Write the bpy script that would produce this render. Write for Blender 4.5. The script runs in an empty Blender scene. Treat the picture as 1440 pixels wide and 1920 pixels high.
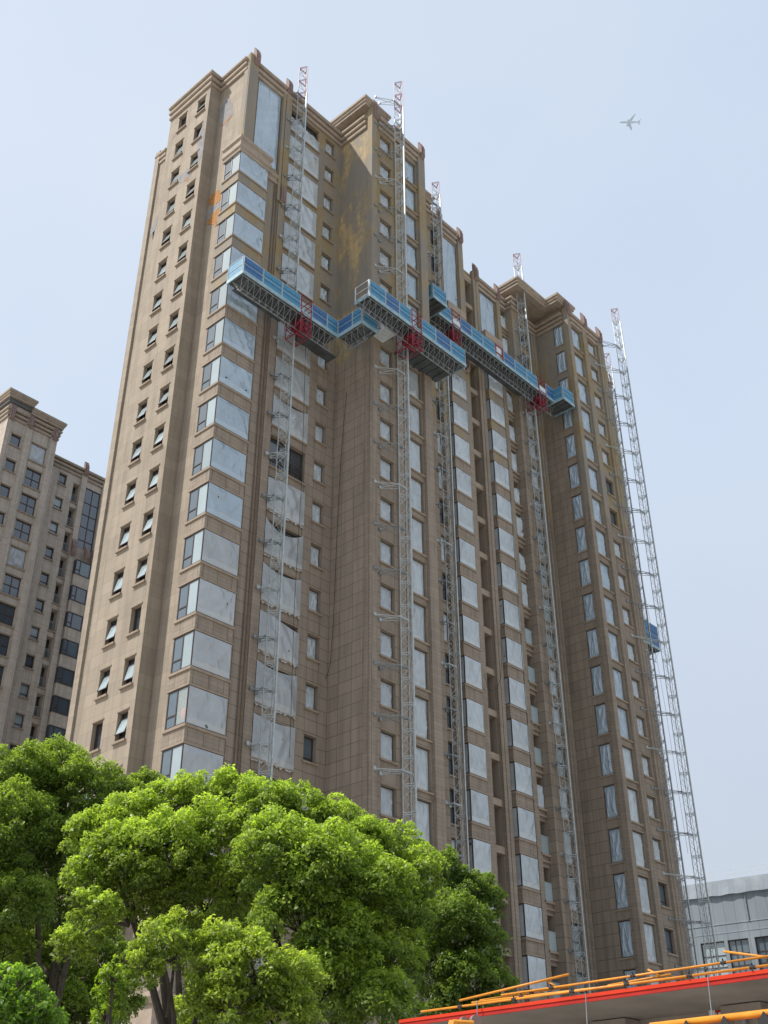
import bpy, math, random
import numpy as np
from mathutils import Vector, Matrix, noise

random.seed(7)
rng = np.random.default_rng(11)
SC = bpy.context.scene
COL = SC.collection

# ------------------------------------------------------------------ camera, sky, sun
FOC, HEAD, PITCH, ROLL, CX, CY = 2102.96, math.radians(47.7348), math.radians(32.3441), math.radians(-0.3596), 9.239, -15.769
CAM = np.array([0.0, 0.0, 1.6])
_f = np.array([math.sin(HEAD)*math.cos(PITCH), math.cos(HEAD)*math.cos(PITCH), math.sin(PITCH)])
_r = np.array([math.cos(HEAD), -math.sin(HEAD), 0.0])
_u = np.cross(_r, _f)
_r2 = _r*math.cos(ROLL) + _u*math.sin(ROLL)
_u2 = -_r*math.sin(ROLL) + _u*math.cos(ROLL)
cam_d = bpy.data.cameras.new('camera')
cam = bpy.data.objects.new('camera', cam_d)
COL.objects.link(cam)
M4 = Matrix([[_r2[0], _u2[0], -_f[0], CAM[0]], [_r2[1], _u2[1], -_f[1], CAM[1]], [_r2[2], _u2[2], -_f[2], CAM[2]], [0, 0, 0, 1]])
cam.matrix_world = M4
cam_d.sensor_fit = 'HORIZONTAL'
cam_d.sensor_width = 36.0
cam_d.lens = FOC/1440*36
cam_d.shift_x = -CX/1440
cam_d.shift_y = CY/1440
cam_d.clip_start = 0.1
cam_d.clip_end = 9000
SC.camera = cam

def ray(px, py):
    return (_r2*((px-720-CX)/FOC) - _u2*((py-960-CY)/FOC) + _f)
def on_x(px, py, X):
    d = ray(px, py); return Vector(CAM + d*(X/d[0]))
def on_y(px, py, Y):
    d = ray(px, py); return Vector(CAM + d*(Y/d[1]))
def on_z(px, py, z):
    d = ray(px, py); return Vector(CAM + d*((z-CAM[2])/d[2]))
def at_dist(px, py, D):          # point on that line of sight, D metres away over the ground
    d = ray(px, py); return Vector(CAM + d*(D/math.hypot(d[0], d[1])))

SUN_A, SUN_E = math.radians(37), math.radians(54.6)
sdir = Vector((-math.cos(SUN_A)*math.cos(SUN_E), math.sin(SUN_A)*math.cos(SUN_E), math.sin(SUN_E)))
w = bpy.data.worlds.new('World'); SC.world = w; w.use_nodes = True
nt = w.node_tree; nt.nodes.clear()
out = nt.nodes.new('ShaderNodeOutputWorld'); bg = nt.nodes.new('ShaderNodeBackground')
sky = nt.nodes.new('ShaderNodeTexSky'); sky.sky_type = 'NISHITA'; sky.sun_disc = False
sky.sun_elevation = SUN_E; sky.sun_rotation = math.atan2(sdir.x, sdir.y) % (2*math.pi)
sky.air_density = 1.0; sky.dust_density = 3.5; sky.ozone_density = 1.6; sky.altitude = 10
hz = nt.nodes.new('ShaderNodeMixRGB'); hz.blend_type = 'MIX'; hz.inputs[0].default_value = 0.72
hz.inputs[2].default_value = (6.5, 7.5, 9.1, 1)     # thin even overcast veil over the blue
nt.links.new(sky.outputs[0], hz.inputs[1])
tcw = nt.nodes.new('ShaderNodeTexCoord'); sxw = nt.nodes.new('ShaderNodeSeparateXYZ'); rpw = nt.nodes.new('ShaderNodeValToRGB')
nt.links.new(tcw.outputs['Generated'], sxw.inputs[0]); nt.links.new(sxw.outputs[2], rpw.inputs[0])
rpw.color_ramp.elements[0].position = .10; rpw.color_ramp.elements[0].color = (.86, .80, .74, 1)
rpw.color_ramp.elements[1].position = .55; rpw.color_ramp.elements[1].color = (1.0, .985, .955, 1)
hz2 = nt.nodes.new('ShaderNodeMixRGB'); hz2.blend_type = 'MULTIPLY'; hz2.inputs[0].default_value = 1
nt.links.new(hz.outputs[0], hz2.inputs[1]); nt.links.new(rpw.outputs[0], hz2.inputs[2]); nzw = nt.nodes.new('ShaderNodeTexNoise'); nzw.inputs['Scale'].default_value = 2.2; nzw.inputs['Detail'].default_value = 5; nt.links.new(tcw.outputs['Generated'], nzw.inputs['Vector'])
rp2 = nt.nodes.new('ShaderNodeValToRGB'); nt.links.new(nzw.outputs['Fac'], rp2.inputs[0])
rp2.color_ramp.elements[0].position = .35; rp2.color_ramp.elements[0].color = (.955, .97, .985, 1); rp2.color_ramp.elements[1].position = .68; rp2.color_ramp.elements[1].color = (1.05, 1.035, 1.0, 1)
hz3 = nt.nodes.new('ShaderNodeMixRGB'); hz3.blend_type = 'MULTIPLY'; hz3.inputs[0].default_value = 1
nt.links.new(hz2.outputs[0], hz3.inputs[1]); nt.links.new(rp2.outputs[0], hz3.inputs[2]); nt.links.new(hz3.outputs[0], bg.inputs[0])
bg.inputs[1].default_value = 0.1
nt.links.new(bg.outputs[0], out.inputs[0])
sun_d = bpy.data.lights.new('sun', 'SUN'); sun_d.energy = 4.2; sun_d.angle = math.radians(0.6); sun_d.color = (1.0, 0.93, 0.84)
sun = bpy.data.objects.new('sun', sun_d); COL.objects.link(sun)
sun.rotation_euler = sdir.to_track_quat('Z', 'Y').to_euler()
SC.view_settings.view_transform = 'Standard'; SC.view_settings.look = 'None'
SC.view_settings.exposure = 0.35; SC.view_settings.gamma = 1.0
SC.cycles.max_bounces = 6; SC.cycles.transparent_max_bounces = 8

# ------------------------------------------------------------------ helpers
def link(o): COL.objects.link(o); return o
def tag(o, label=None, cat=None, group=None, kind=None):
    if label: o['label'] = label
    if cat: o['category'] = cat
    if group: o['group'] = group
    if kind: o['kind'] = kind
    return o
def empty(name, loc=(0, 0, 0), rz=0):
    o = bpy.data.objects.new(name, None); link(o); o.location = loc; o.rotation_euler = (0, 0, rz); o.empty_display_size = 0.5
    return o

class MB:
    def __init__(s, M=None): s.v = []; s.f = []; s.mi = []; s.uv = []; s.M = M; s.m = 0
    def add(s, vs, fs, uvs=None):
        b = len(s.v)
        s.v += [tuple(s.M @ Vector(p)) if s.M else tuple(p) for p in vs]
        for i, f in enumerate(fs):
            s.f.append([b+k for k in f]); s.mi.append(s.m)
            s.uv.append(uvs[i] if uvs else [(vs[k][0]+vs[k][1], vs[k][2]) for k in f])
    def quad(s, a, b, c, d, uv=None): s.add([a, b, c, d], [(0, 1, 2, 3)], [uv] if uv else None)
    def box(s, x0, x1, y0, y1, z0, z1):
        if x1 < x0: x0, x1 = x1, x0
        if y1 < y0: y0, y1 = y1, y0
        if z1 < z0: z0, z1 = z1, z0
        s.add([(x0,y0,z0),(x1,y0,z0),(x1,y1,z0),(x0,y1,z0),(x0,y0,z1),(x1,y0,z1),(x1,y1,z1),(x0,y1,z1)],
              [(0,3,2,1),(4,5,6,7),(0,1,5,4),(1,2,6,5),(2,3,7,6),(3,0,4,7)])
    def tube(s, a, b, r, n=4, r2=None, caps=True):
        a = Vector(a); b = Vector(b); d = b-a
        if d.length < 1e-6: return
        q = d.to_track_quat('Z', 'Y'); r2 = r if r2 is None else r2
        vs = []
        for p, rr in ((a, r), (b, r2)):
            for i in range(n):
                t = 2*math.pi*(i+.5)/n
                vs.append(p + q @ Vector((rr*math.cos(t), rr*math.sin(t), 0)))
        fs = [(i, (i+1) % n, n+(i+1) % n, n+i) for i in range(n)]
        if caps: fs += [tuple(range(n-1, -1, -1)), tuple(range(n, 2*n))]
        s.add(vs, fs)
    def path(s, pts, r, n=5):
        for a, b in zip(pts, pts[1:]): s.tube(a, b, r, n, caps=True)
    def prism(s, poly, z0, z1):
        n = len(poly)
        s.add([(x, y, z0) for x, y in poly]+[(x, y, z1) for x, y in poly],
              [tuple(range(n-1, -1, -1)), tuple(range(n, 2*n))]+[(i, (i+1) % n, n+(i+1) % n, n+i) for i in range(n)])
    def sweep(s, path, prof, closed_ends=True):
        # path in plan, outward side on the right hand; prof = closed loop of (offset outward, z)
        P = [Vector(p) for p in path]; n = len(P); rings = []
        for i in range(n):
            dirs = []
            if i > 0: dirs.append((P[i]-P[i-1]).normalized())
            if i < n-1: dirs.append((P[i+1]-P[i]).normalized())
            nr = [Vector((d.y, -d.x)) for d in dirs]
            if len(nr) == 2:
                m = nr[0]+nr[1]; m = m/max(m.dot(nr[0]), .1)
            else: m = nr[0]
            rings.append([(P[i].x+m.x*o, P[i].y+m.y*o, z) for o, z in prof])
        k = len(prof); vs = [v for r in rings for v in r]
        fs = [(i*k+j, (i+1)*k+j, (i+1)*k+(j+1) % k, i*k+(j+1) % k) for i in range(n-1) for j in range(k)]
        if closed_ends: fs += [tuple(range(k)), tuple(range(n*k-1, (n-1)*k-1, -1))]
        s.add(vs, fs)
    def mesh(s, name, mats, smooth=False):
        me = bpy.data.meshes.new(name); me.from_pydata(s.v, [], s.f)
        for m in (mats if isinstance(mats, (list, tuple)) else [mats]): me.materials.append(m)
        if len(me.materials) > 1: me.polygons.foreach_set('material_index', s.mi)
        uv = me.uv_layers.new(name='UVMap'); flat = [c for f in s.uv for p in f for c in p]
        uv.data.foreach_set('uv', flat)
        if smooth: me.polygons.foreach_set('use_smooth', [True]*len(me.polygons))
        me.update(); return me
    def build(s, name, mats, parent=None, smooth=False, loc=None):
        o = bpy.data.objects.new(name, s.mesh(name, mats, smooth)); link(o)
        if parent: o.parent = parent
        if loc: o.location = loc
        return o
def inst(name, me, parent=None, loc=(0, 0, 0), rz=0):
    o = bpy.data.objects.new(name, me); link(o); o.parent = parent; o.location = loc; o.rotation_euler = (0, 0, rz)
    return o

# ------------------------------------------------------------------ materials
def mat(name):
    m = bpy.data.materials.new(name); m.use_nodes = True; n = m.node_tree
    return m, n, n.nodes['Principled BSDF']
def nd(n, t, **kw):
    x = n.nodes.new('ShaderNode'+t)
    for k, v in kw.items(): setattr(x, k, v)
    return x
def lk(n, a, b): n.links.new(a, b)
def math_(n, op, a, b=None, clamp=False):
    x = nd(n, 'Math', operation=op); x.use_clamp = clamp
    for i, v in enumerate((a, b)):
        if v is None: continue
        if isinstance(v, (int, float)): x.inputs[i].default_value = v
        else: lk(n, v, x.inputs[i])
    return x.outputs[0]
def mixc(n, f, a, b, bt='MIX'):
    x = nd(n, 'MixRGB', blend_type=bt)
    for i, v in ((0, f), (1, a), (2, b)):
        if isinstance(v, (int, float)): x.inputs[i].default_value = v
        elif isinstance(v, tuple): x.inputs[i].default_value = v+(1,) if len(v) == 3 else v
        else: lk(n, v, x.inputs[i])
    return x.outputs[0]
def noise_(n, scale, detail=4, rough=.6, vec=None, stretch=None):
    if vec is None:
        g = nd(n, 'NewGeometry'); vec = g.outputs['Position']
    if stretch:
        mp = nd(n, 'Mapping'); mp.inputs['Scale'].default_value = stretch; lk(n, vec, mp.inputs[0]); vec = mp.outputs[0]
    x = nd(n, 'TexNoise'); x.inputs['Scale'].default_value = scale; x.inputs['Detail'].default_value = detail; x.inputs['Roughness'].default_value = rough
    lk(n, vec, x.inputs['Vector']); return x.outputs['Fac']
def ramp(n, fac, stops):
    x = nd(n, 'ValToRGB'); cr = x.color_ramp
    while len(cr.elements) < len(stops): cr.elements.new(.5)
    for e, (p, c) in zip(cr.elements, stops):
        e.position = p; e.color = c+(1,) if len(c) == 3 else c
    lk(n, fac, x.inputs[0]); return x.outputs[0]
def bump(n, b, h, strength=.3, dist=.02):
    x = nd(n, 'Bump'); x.inputs['Strength'].default_value = strength; x.inputs['Distance'].default_value = dist
    lk(n, h, x.inputs['Height']); lk(n, x.outputs[0], b.inputs['Normal'])

def simple(name, c, rough=.6, metal=0.0, var=.12, scale=3, spec=.3):
    m, n, b = mat(name)
    k = noise_(n, scale)
    a = tuple(x*(1-var) for x in c); d = tuple(min(1, x*(1+var)) for x in c)
    lk(n, ramp(n, k, [(.3, a), (.7, d)]), b.inputs['Base Color'])
    b.inputs['Roughness'].default_value = rough; b.inputs['Metallic'].default_value = metal
    b.inputs['Specular IOR Level'].default_value = spec
    return m

def facade_mat(name, new_a, new_b, joint, raw=True, zraw=52.0, jstr=.85, ochre=.55):
    m, n, b = mat(name)
    geo = nd(n, 'NewGeometry'); pos = geo.outputs['Position']
    sp = nd(n, 'SeparateXYZ'); lk(n, pos, sp.inputs[0]); z = sp.outputs[2]
    big = noise_(n, .35, 5, .6); fine = noise_(n, 9, 6, .7); grain = noise_(n, 60, 2, .6)
    streak = noise_(n, 1.0, 5, .65, stretch=(2.6, 2.6, .18))
    c = mixc(n, big, new_a, new_b)
    c = mixc(n, ramp(n, fine, [(.35, (0, 0, 0)), (.75, (.22, .22, .22))]), c, tuple(x*.75 for x in new_a))
    c = mixc(n, ramp(n, streak, [(.46, (0, 0, 0)), (.70, (.8, .8, .8))]), c, tuple(x*.72 for x in new_a))
    # block by block tone, straight out of the joint grid
    uv = nd(n, 'UVMap'); su = nd(n, 'SeparateXYZ'); lk(n, uv.outputs[0], su.inputs[0])
    ub, vb = su.outputs[0], su.outputs[1]
    fu = math_(n, 'FLOOR', ub); fv = math_(n, 'FLOOR', math_(n, 'MULTIPLY', vb, 4.0))
    cb = nd(n, 'CombineXYZ'); lk(n, fu, cb.inputs[0]); lk(n, fv, cb.inputs[1])
    wn = nd(n, 'TexWhiteNoise', noise_dimensions='2D'); lk(n, cb.outputs[0], wn.inputs['Vector'])
    tone = math_(n, 'ADD', math_(n, 'MULTIPLY', wn.outputs['Value'], .15), .925)
    cbt = nd(n, 'CombineXYZ'); [lk(n, tone, cbt.inputs[i]) for i in range(3)]
    c = mixc(n, 1.0, c, cbt.outputs[0], 'MULTIPLY')
    # joints
    du = math_(n, 'ABSOLUTE', math_(n, 'SUBTRACT', math_(n, 'FRACT', ub), .5))
    dv = math_(n, 'ABSOLUTE', math_(n, 'SUBTRACT', math_(n, 'FRACT', math_(n, 'MULTIPLY', vb, 4.0)), .5))
    ju = math_(n, 'GREATER_THAN', du, .484); jv = math_(n, 'GREATER_THAN', dv, .478)
    j = math_(n, 'MAXIMUM', ju, jv)
    if raw:
        zz = math_(n, 'ADD', z, math_(n, 'MULTIPLY', big, 1.4))
        up = math_(n, 'MULTIPLY', math_(n, 'SUBTRACT', zz, zraw+.7), 1.2, clamp=True)
        j = math_(n, 'MULTIPLY', j, math_(n, 'SUBTRACT', 1.0, math_(n, 'MULTIPLY', up, .85)))
    j = math_(n, 'MULTIPLY', j, jstr)
    c = mixc(n, j, c, joint)
    if raw:
        d1 = noise_(n, .42, 7, .70, stretch=(1, 1, .5)); d2 = noise_(n, 1.9, 6, .7, stretch=(1, 1, .5))
        rc = ramp(n, d1, [(.28, (.215, .200, .185)), (.46, (.235, .212, .180)), (.51, (.285, .238, .160)), (.58, (.68*ochre, .49*ochre, .22*ochre)), (.66, (.265, .228, .172)), (.8, (.23, .213, .195))])
        rc = mixc(n, ramp(n, d2, [(.40, (0, 0, 0)), (.70, (.6, .6, .6))]), rc, (.27, .235, .185))
        rc = mixc(n, ramp(n, streak, [(.5, (0, 0, 0)), (.7, (.5, .5, .5))]), rc, (.205, .178, .14))
        c = mixc(n, up, c, rc)
    lk(n, c, b.inputs['Base Color'])
    b.inputs['Roughness'].default_value = .82; b.inputs['Specular IOR Level'].default_value = .25
    h = math_(n, 'SUBTRACT', math_(n, 'MULTIPLY', grain, .35), math_(n, 'MULTIPLY', j, 1.0))
    bump(n, b, h, .35, .02)
    return m

M_wall = facade_mat('stone_paint_wall', (.258, .216, .173), (.305, .257, .209), (.100, .077, .058), zraw=50.3, ochre=.40)
M_wallR = facade_mat('stone_paint_wall_right', (.248, .206, .163), (.292, .246, .197), (.10, .075, .055), zraw=58.4, ochre=.36)
M_wallJ = facade_mat('stone_paint_wall_end', (.238, .200, .160), (.282, .239, .193), (.10, .075, .055), zraw=49.0, ochre=.34)
M_wallE = facade_mat('stained_bounce_lit_wing_wall', (.292, .245, .197), (.335, .284, .230), (.12, .09, .065), zraw=50.0, ochre=.78)  # ochre stains, over a base colour lightened to stand in for bounce light
M_gable = facade_mat('gable_wall', (.300, .254, .202), (.345, .296, .236), (.21, .17, .13), raw=False, jstr=.55)
M_bgwall = facade_mat('hazed_beige_render', (.44, .385, .33), (.49, .43, .37), (.2, .165, .135), raw=False, jstr=.6)  # beige, lightened in the colour to stand in for air haze
M_trim = simple('moulding_paint', (.285, .230, .178), .8, var=.14, scale=2.2)
M_trimhi = simple('parapet_paint', (.32, .265, .212), .8, var=.16, scale=2.2)
M_finial = simple('dark_finial_paint', (.23, .165, .15), .8, var=.15, scale=3)
M_frame = simple('bronze_frame', (.055, .040, .036), .45, var=.1, spec=.5)
M_dark = simple('dark_room', (.025, .023, .024), .9)
M_pipe = simple('painted_pipe', (.17, .125, .095), .7)
M_conc = simple('grey_render', (.24, .24, .25), .9, var=.18, scale=2)
M_foam = simple('orange_foam', (.36, .175, .06), .9, var=.3, scale=5)
M_roof = simple('roof_bitumen', (.12, .12, .12), .9)

def glass_mat(name, base, rough=.06, spec=.9, var=.3):
    m, n, b = mat(name)
    oi = nd(n, 'ObjectInfo'); k = noise_(n, .9, 3)
    c = mixc(n, k, tuple(x*(1-var) for x in base), tuple(x*(1+var) for x in base))
    c = mixc(n, math_(n, 'MULTIPLY', oi.outputs['Random'], .5), c, tuple(x*.6 for x in base))
    lk(n, c, b.inputs['Base Color']); b.inputs['Roughness'].default_value = rough
    b.inputs['Specular IOR Level'].default_value = spec; b.inputs['IOR'].default_value = 1.6
    bump(n, b, noise_(n, 1.3, 2), .12, .02)
    return m
M_glass = glass_mat('window_glass', (.045, .055, .065))
M_glassd = glass_mat('window_glass_curtained', (.10, .14, .17))
M_glassp = glass_mat('window_glass_pale', (.34, .42, .45), .08, .8, .15)
M_glasst, _n, _b = mat('clear_glass')
_b.inputs['Base Color'].default_value = (.6, .7, .7, 1); _b.inputs['Roughness'].default_value = .02; _b.inputs['Alpha'].default_value = .3

def plastic_mat(name, base, al=1.0, rough=.32):
    m, n, b = mat(name)
    oi = nd(n, 'ObjectInfo'); tc = nd(n, 'TexCoord')
    ad = nd(n, 'VectorMath', operation='ADD'); lk(n, tc.outputs['Object'], ad.inputs[0])
    sc = nd(n, 'VectorMath', operation='SCALE'); cx = nd(n, 'CombineXYZ'); lk(n, oi.outputs['Random'], cx.inputs[0]); lk(n, oi.outputs['Random'], cx.inputs[2])
    lk(n, cx.outputs[0], sc.inputs[0]); sc.inputs['Scale'].default_value = 37.0; lk(n, sc.outputs[0], ad.inputs[1])
    v = ad.outputs[0]
    rot = nd(n, 'Mapping'); lk(n, v, rot.inputs[0]); rot.inputs['Rotation'].default_value = (0, .45, 0); v2 = rot.outputs[0]
    rot = nd(n, 'Mapping'); lk(n, v, rot.inputs[0]); rot.inputs['Rotation'].default_value = (0, .5, 0); v2 = rot.outputs[0]
    rot3 = nd(n, 'Mapping'); lk(n, v, rot3.inputs[0]); rot3.inputs['Rotation'].default_value = (0, -.8, 0)
    w1 = noise_(n, .7, 2, .5, vec=v); w2 = noise_(n, .8, 2, .45, vec=v2, stretch=(2.2, 1, .5)); w3 = noise_(n, .9, 2, .5, vec=rot3.outputs[0], stretch=(2.4, 1, .5))
    def folds(angle, sc_, dist):
        mp = nd(n, 'Mapping'); lk(n, v, mp.inputs[0]); ca = nd(n, 'CombineXYZ')
        lk(n, math_(n, 'ADD', math_(n, 'MULTIPLY', oi.outputs['Random'], 1.3), angle), ca.inputs[1]); lk(n, ca.outputs[0], mp.inputs['Rotation'])
        wv = nd(n, 'TexWave', wave_type='BANDS', bands_direction='X', wave_profile='SIN'); lk(n, mp.outputs[0], wv.inputs['Vector'])
        wv.inputs['Scale'].default_value = sc_; wv.inputs['Distortion'].default_value = dist; wv.inputs['Detail'].default_value = 2; wv.inputs['Detail Scale'].default_value = .8
        return math_(n, 'POWER', wv.outputs['Fac'], 1.8)
    f1 = math_(n, 'MULTIPLY', folds(-.9, .42, 2.2), ramp(n, w2, [(.42, (0, 0, 0)), (.6, (1, 1, 1))]))
    f2 = math_(n, 'MULTIPLY', folds(.4, .62, 2.6), ramp(n, w3, [(.45, (0, 0, 0)), (.65, (1, 1, 1))]))
    ff = math_(n, 'ADD', f1, math_(n, 'MULTIPLY', f2, .7))
    c = ramp(n, w1, [(.3, tuple(x*.90 for x in base)), (.7, tuple(min(.9, x*1.07) for x in base))])
    c = mixc(n, math_(n, 'MULTIPLY', oi.outputs['Random'], .38), c, tuple(x*.62 for x in base))
    c = mixc(n, math_(n, 'MULTIPLY', ff, .15, clamp=True), c, tuple(min(.9, x*1.5) for x in base))  # highlight along the fold ridges painted into the film colour
    spx = nd(n, 'SeparateXYZ'); lk(n, tc.outputs['Object'], spx.inputs[0])
    hem = ramp(n, math_(n, 'ADD', spx.outputs[2], math_(n, 'MULTIPLY', w2, .3)), [(.0, (.5, .5, .5)), (.42, (.5, .5, .5)), (.47, (0, 0, 0))])
    c = mixc(n, hem, c, tuple(min(.95, x*1.25) for x in base))
    hole = noise_(n, 2.6, 1, .4, vec=v); c = mixc(n, ramp(n, hole, [(.77, (0, 0, 0)), (.785, (1, 1, 1))]), c, (.03, .035, .04))
    lk(n, c, b.inputs['Base Color']); b.inputs['Roughness'].default_value = rough; b.inputs['Specular IOR Level'].default_value = .8
    b.inputs['Coat Weight'].default_value = .4; b.inputs['Coat Roughness'].default_value = .12
    if al < 1: b.inputs['Alpha'].default_value = al
    bump(n, b, math_(n, 'ADD', ff, math_(n, 'MULTIPLY', w1, .8)), .6, .05)
    return m
M_film = plastic_mat('plastic_film', (.42, .475, .51))
M_filmd = plastic_mat('dusty_plastic_film', (.36, .39, .41))
M_filmb = plastic_mat('tight_blue_film', (.34, .43, .51), 1.0, .22)

M_steel = simple('galvanised_steel', (.40, .44, .45), .5, .25, .2, 4, .5)
M_steeld = simple('dull_steel', (.23, .25, .26), .55, .3, .25, 4, .4)
M_redt = simple('faded_red_paint', (.30, .19, .21), .5, 0, .2, 4)
M_red = simple('red_machine_paint', (.24, .022, .042), .45, 0, .25, 4, .4)
M_redd = simple('dark_red_machine_paint', (.17, .016, .026), .5, 0, .25, 4, .4)
M_edge = simple('pale_blue_edge', (.27, .40, .47), .5, 0, .25, 3)
M_rail = simple('grey_blue_rail', (.30, .37, .41), .5, 0, .25, 5)
M_white = simple('white_paint', (.55, .60, .62), .5, 0, .2, 5, .4)
M_deck = simple('deck_boards', (.085, .095, .10), .8, 0, .3, 1.5)
M_cable = simple('black_rubber', (.02, .02, .02), .6)
M_bluel = simple('light_blue_screen', (.06, .225, .37), .5, 0, .22, 6)
M_blued = simple('deep_blue_screen', (.05, .135, .30), .5, 0, .22, 6)

# ------------------------------------------------------------------ ground
g = MB(); g.add([(-3000, -3000, 0), (3000, -3000, 0), (3000, 3000, 0), (-3000, 3000, 0)], [(0, 1, 2, 3)])
tag(g.build('ground', simple('pale_paving', (.40, .38, .34), .95, scale=.2)), kind='structure')

# ------------------------------------------------------------------ main tower
P = 3.02; L0 = 21.1
def L(k): return L0+P*k
tower = empty('apartment_tower', (0, 0, 0))
tag(tower, 'tallest brown stone apartment tower under renovation, its windows sheeted in plastic film', 'apartment tower')
UF, UX = Vector((1, 0, 0)), Vector((0, -1, 0))
NF, NX = Vector((0, -1, 0)), Vector((-1, 0, 0))

def facade(mb, kind, const, a0, a1, z0, z1, ops, depth=.32, joints=None):
    """a wall plane with real openings. kind 'F' faces -Y (a = X), kind 'X' faces -X (a = -Y)."""
    if kind == 'F': Pt = lambda u, z, d=0: (u, const+d, z)
    else: Pt = lambda u, z, d=0: (const+d, -u, z)
    us = sorted({a0, a1}|{o[0] for o in ops}|{o[1] for o in ops}|({j for j in joints if a0 < j < a1} if joints else set()))
    zs = sorted({z0, z1}|{o[2] for o in ops}|{o[3] for o in ops})
    def uvx(u):
        if not joints: return (u-a0)/.9
        js = [a0]+[j for j in joints if a0 < j < a1]+[a1]
        for i in range(len(js)-1):
            if u <= js[i+1]+1e-9: return i+(u-js[i])/(js[i+1]-js[i])
        return len(js)-1
    def uv(u, z): return (uvx(u), (z-L0)/P-.17)
    for i in range(len(us)-1):
        zi = 0
        col = []
        for j in range(len(zs)-1):
            um, zm = (us[i]+us[i+1])/2, (zs[j]+zs[j+1])/2
            inside = any(o[0] < um < o[1] and o[2] < zm < o[3] for o in ops)
            if not inside:
                if col and abs(col[-1][1]-zs[j]) < 1e-9: col[-1][1] = zs[j+1]
                else: col.append([zs[j], zs[j+1]])
        for za, zb in col:
            a, b = us[i], us[i+1]
            mb.quad(Pt(a, za), Pt(b, za), Pt(b, zb), Pt(a, zb), [uv(a, za), uv(b, za), uv(b, zb), uv(a, zb)])
    for o in ops:
        a, b, za, zb = o[:4]; d = o[4] if len(o) > 4 else depth
        mid = lambda *p: [(.5, -.17+.12)]*4
        mb.quad(Pt(a, za), Pt(a, zb), Pt(a, zb, d), Pt(a, za, d), mid())
        mb.quad(Pt(b, zb), Pt(b, za), Pt(b, za, d), Pt(b, zb, d), mid())
        mb.quad(Pt(a, zb), Pt(b, zb), Pt(b, zb, d), Pt(a, zb, d), mid())
        mb.quad(Pt(b, za), Pt(a, za), Pt(a, za, d), Pt(b, za, d), mid())

# ---- window kits, all in local coordinates: x = 0..w to the right, z = 0..h up, y = 0 at the frame, + into the room
CACHE = {}
def grid_frame(mb, w, h, vs=(), hs=(), t=.05, d=.06):
    mb.box(0, t, -d, .0, 0, h); mb.box(w-t, w, -d, 0, 0, h); mb.box(t, w-t, -d, 0, 0, t); mb.box(t, w-t, -d, 0, h-t, h)
    for v in vs: mb.box(v-t/2, v+t/2, -d*.9, -.002, t, h-t)
    for (hz_, x0, x1) in hs: mb.box(x0, x1, -d*.8, -.004, hz_-t/2, hz_+t/2)
def pane_mesh(key, w, h, m, rake=0.0):
    k = ('pane', key, round(w, 2), round(h, 2), m.name)
    if k not in CACHE:
        b = MB(); b.quad((.02, .004, .02), (w-.02, .004, .02), (w-.02, .004, h-.02), (.02, .004, h-.02)); b.box(.01, w-.01, .02, .05, .01, h-.01)
        CACHE[k] = b.mesh('pane', m)
    return CACHE[k]
def film_mesh(key, w, h, m, seed, sag=.0, fringe=0.0, over=.03, hang=0.0):
    """a wrinkled sheet taped over the opening; sag = top edge droops, fringe = bottom edge in tails"""
    k = ('film', key, round(w, 2), round(h, 2), m.name, seed)
    if k in CACHE: return CACHE[k]
    r = random.Random(seed*131+7); nx, nz = 22, 24
    b = MB(); vs = []
    ph = r.random()*10; tilt = r.uniform(-.5, .5)
    fold = [(r.uniform(0, 1), r.uniform(-.6, .6), r.uniform(.02, .06), r.uniform(.02, .055)) for _ in range(10)]
    cs = r.random()
    for j in range(nz+1):
        for i in range(nx+1):
            u, v = i/nx, j/nz
            x = -over+(w+2*over)*u; z = -hang+(h+hang+over)*v
            if sag:
                md = seed % 3; q_ = math.sin(math.pi*u)**.8*.8 if md == 0 else (max(0, 1-u*1.7)*.9+.12*math.sin(math.pi*u) if md == 1 else max(0, 1-(1-u)*1.5)*.85+.15*math.sin(math.pi*u))
                z -= sag*v*v*q_
            if fringe and j == 0: z += fringe*(((i*7+seed*3) % 5)/3-.3)*(1 if (i+seed) % 9 > 2 else .2)
            e = min(u, 1-u, v, 1-v)*6; e = min(1, e)
            y = -.012
            for (c0, sl, wd, am) in fold:
                dd = (u+sl*(v-.5)-c0)/wd
                y -= am*math.exp(-dd*dd)*e*1.3
            y -= .06*e*noise.noise(Vector((u*3+ph, v*3, seed)))+.03*e
            if sag: y -= .08*math.sin(math.pi*u)*math.sin(math.pi*min(1, v*1.1))
            vs.append((x, y, z))
    fs = [(j*(nx+1)+i, j*(nx+1)+i+1, (j+1)*(nx+1)+i+1, (j+1)*(nx+1)+i) for j in range(nz) for i in range(nx)]
    b.add(vs, fs); CACHE[k] = b.mesh('plastic_sheet', m, smooth=True); return CACHE[k]
def frame_mesh(key, w, h, vs=(), hs=(), t=.065):
    k = ('frame', key, round(w, 2), round(h, 2))
    if k not in CACHE:
        b = MB(); grid_frame(b, w, h, vs, hs, t); CACHE[k] = b.mesh('frame', M_frame)
    return CACHE[k]
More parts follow.
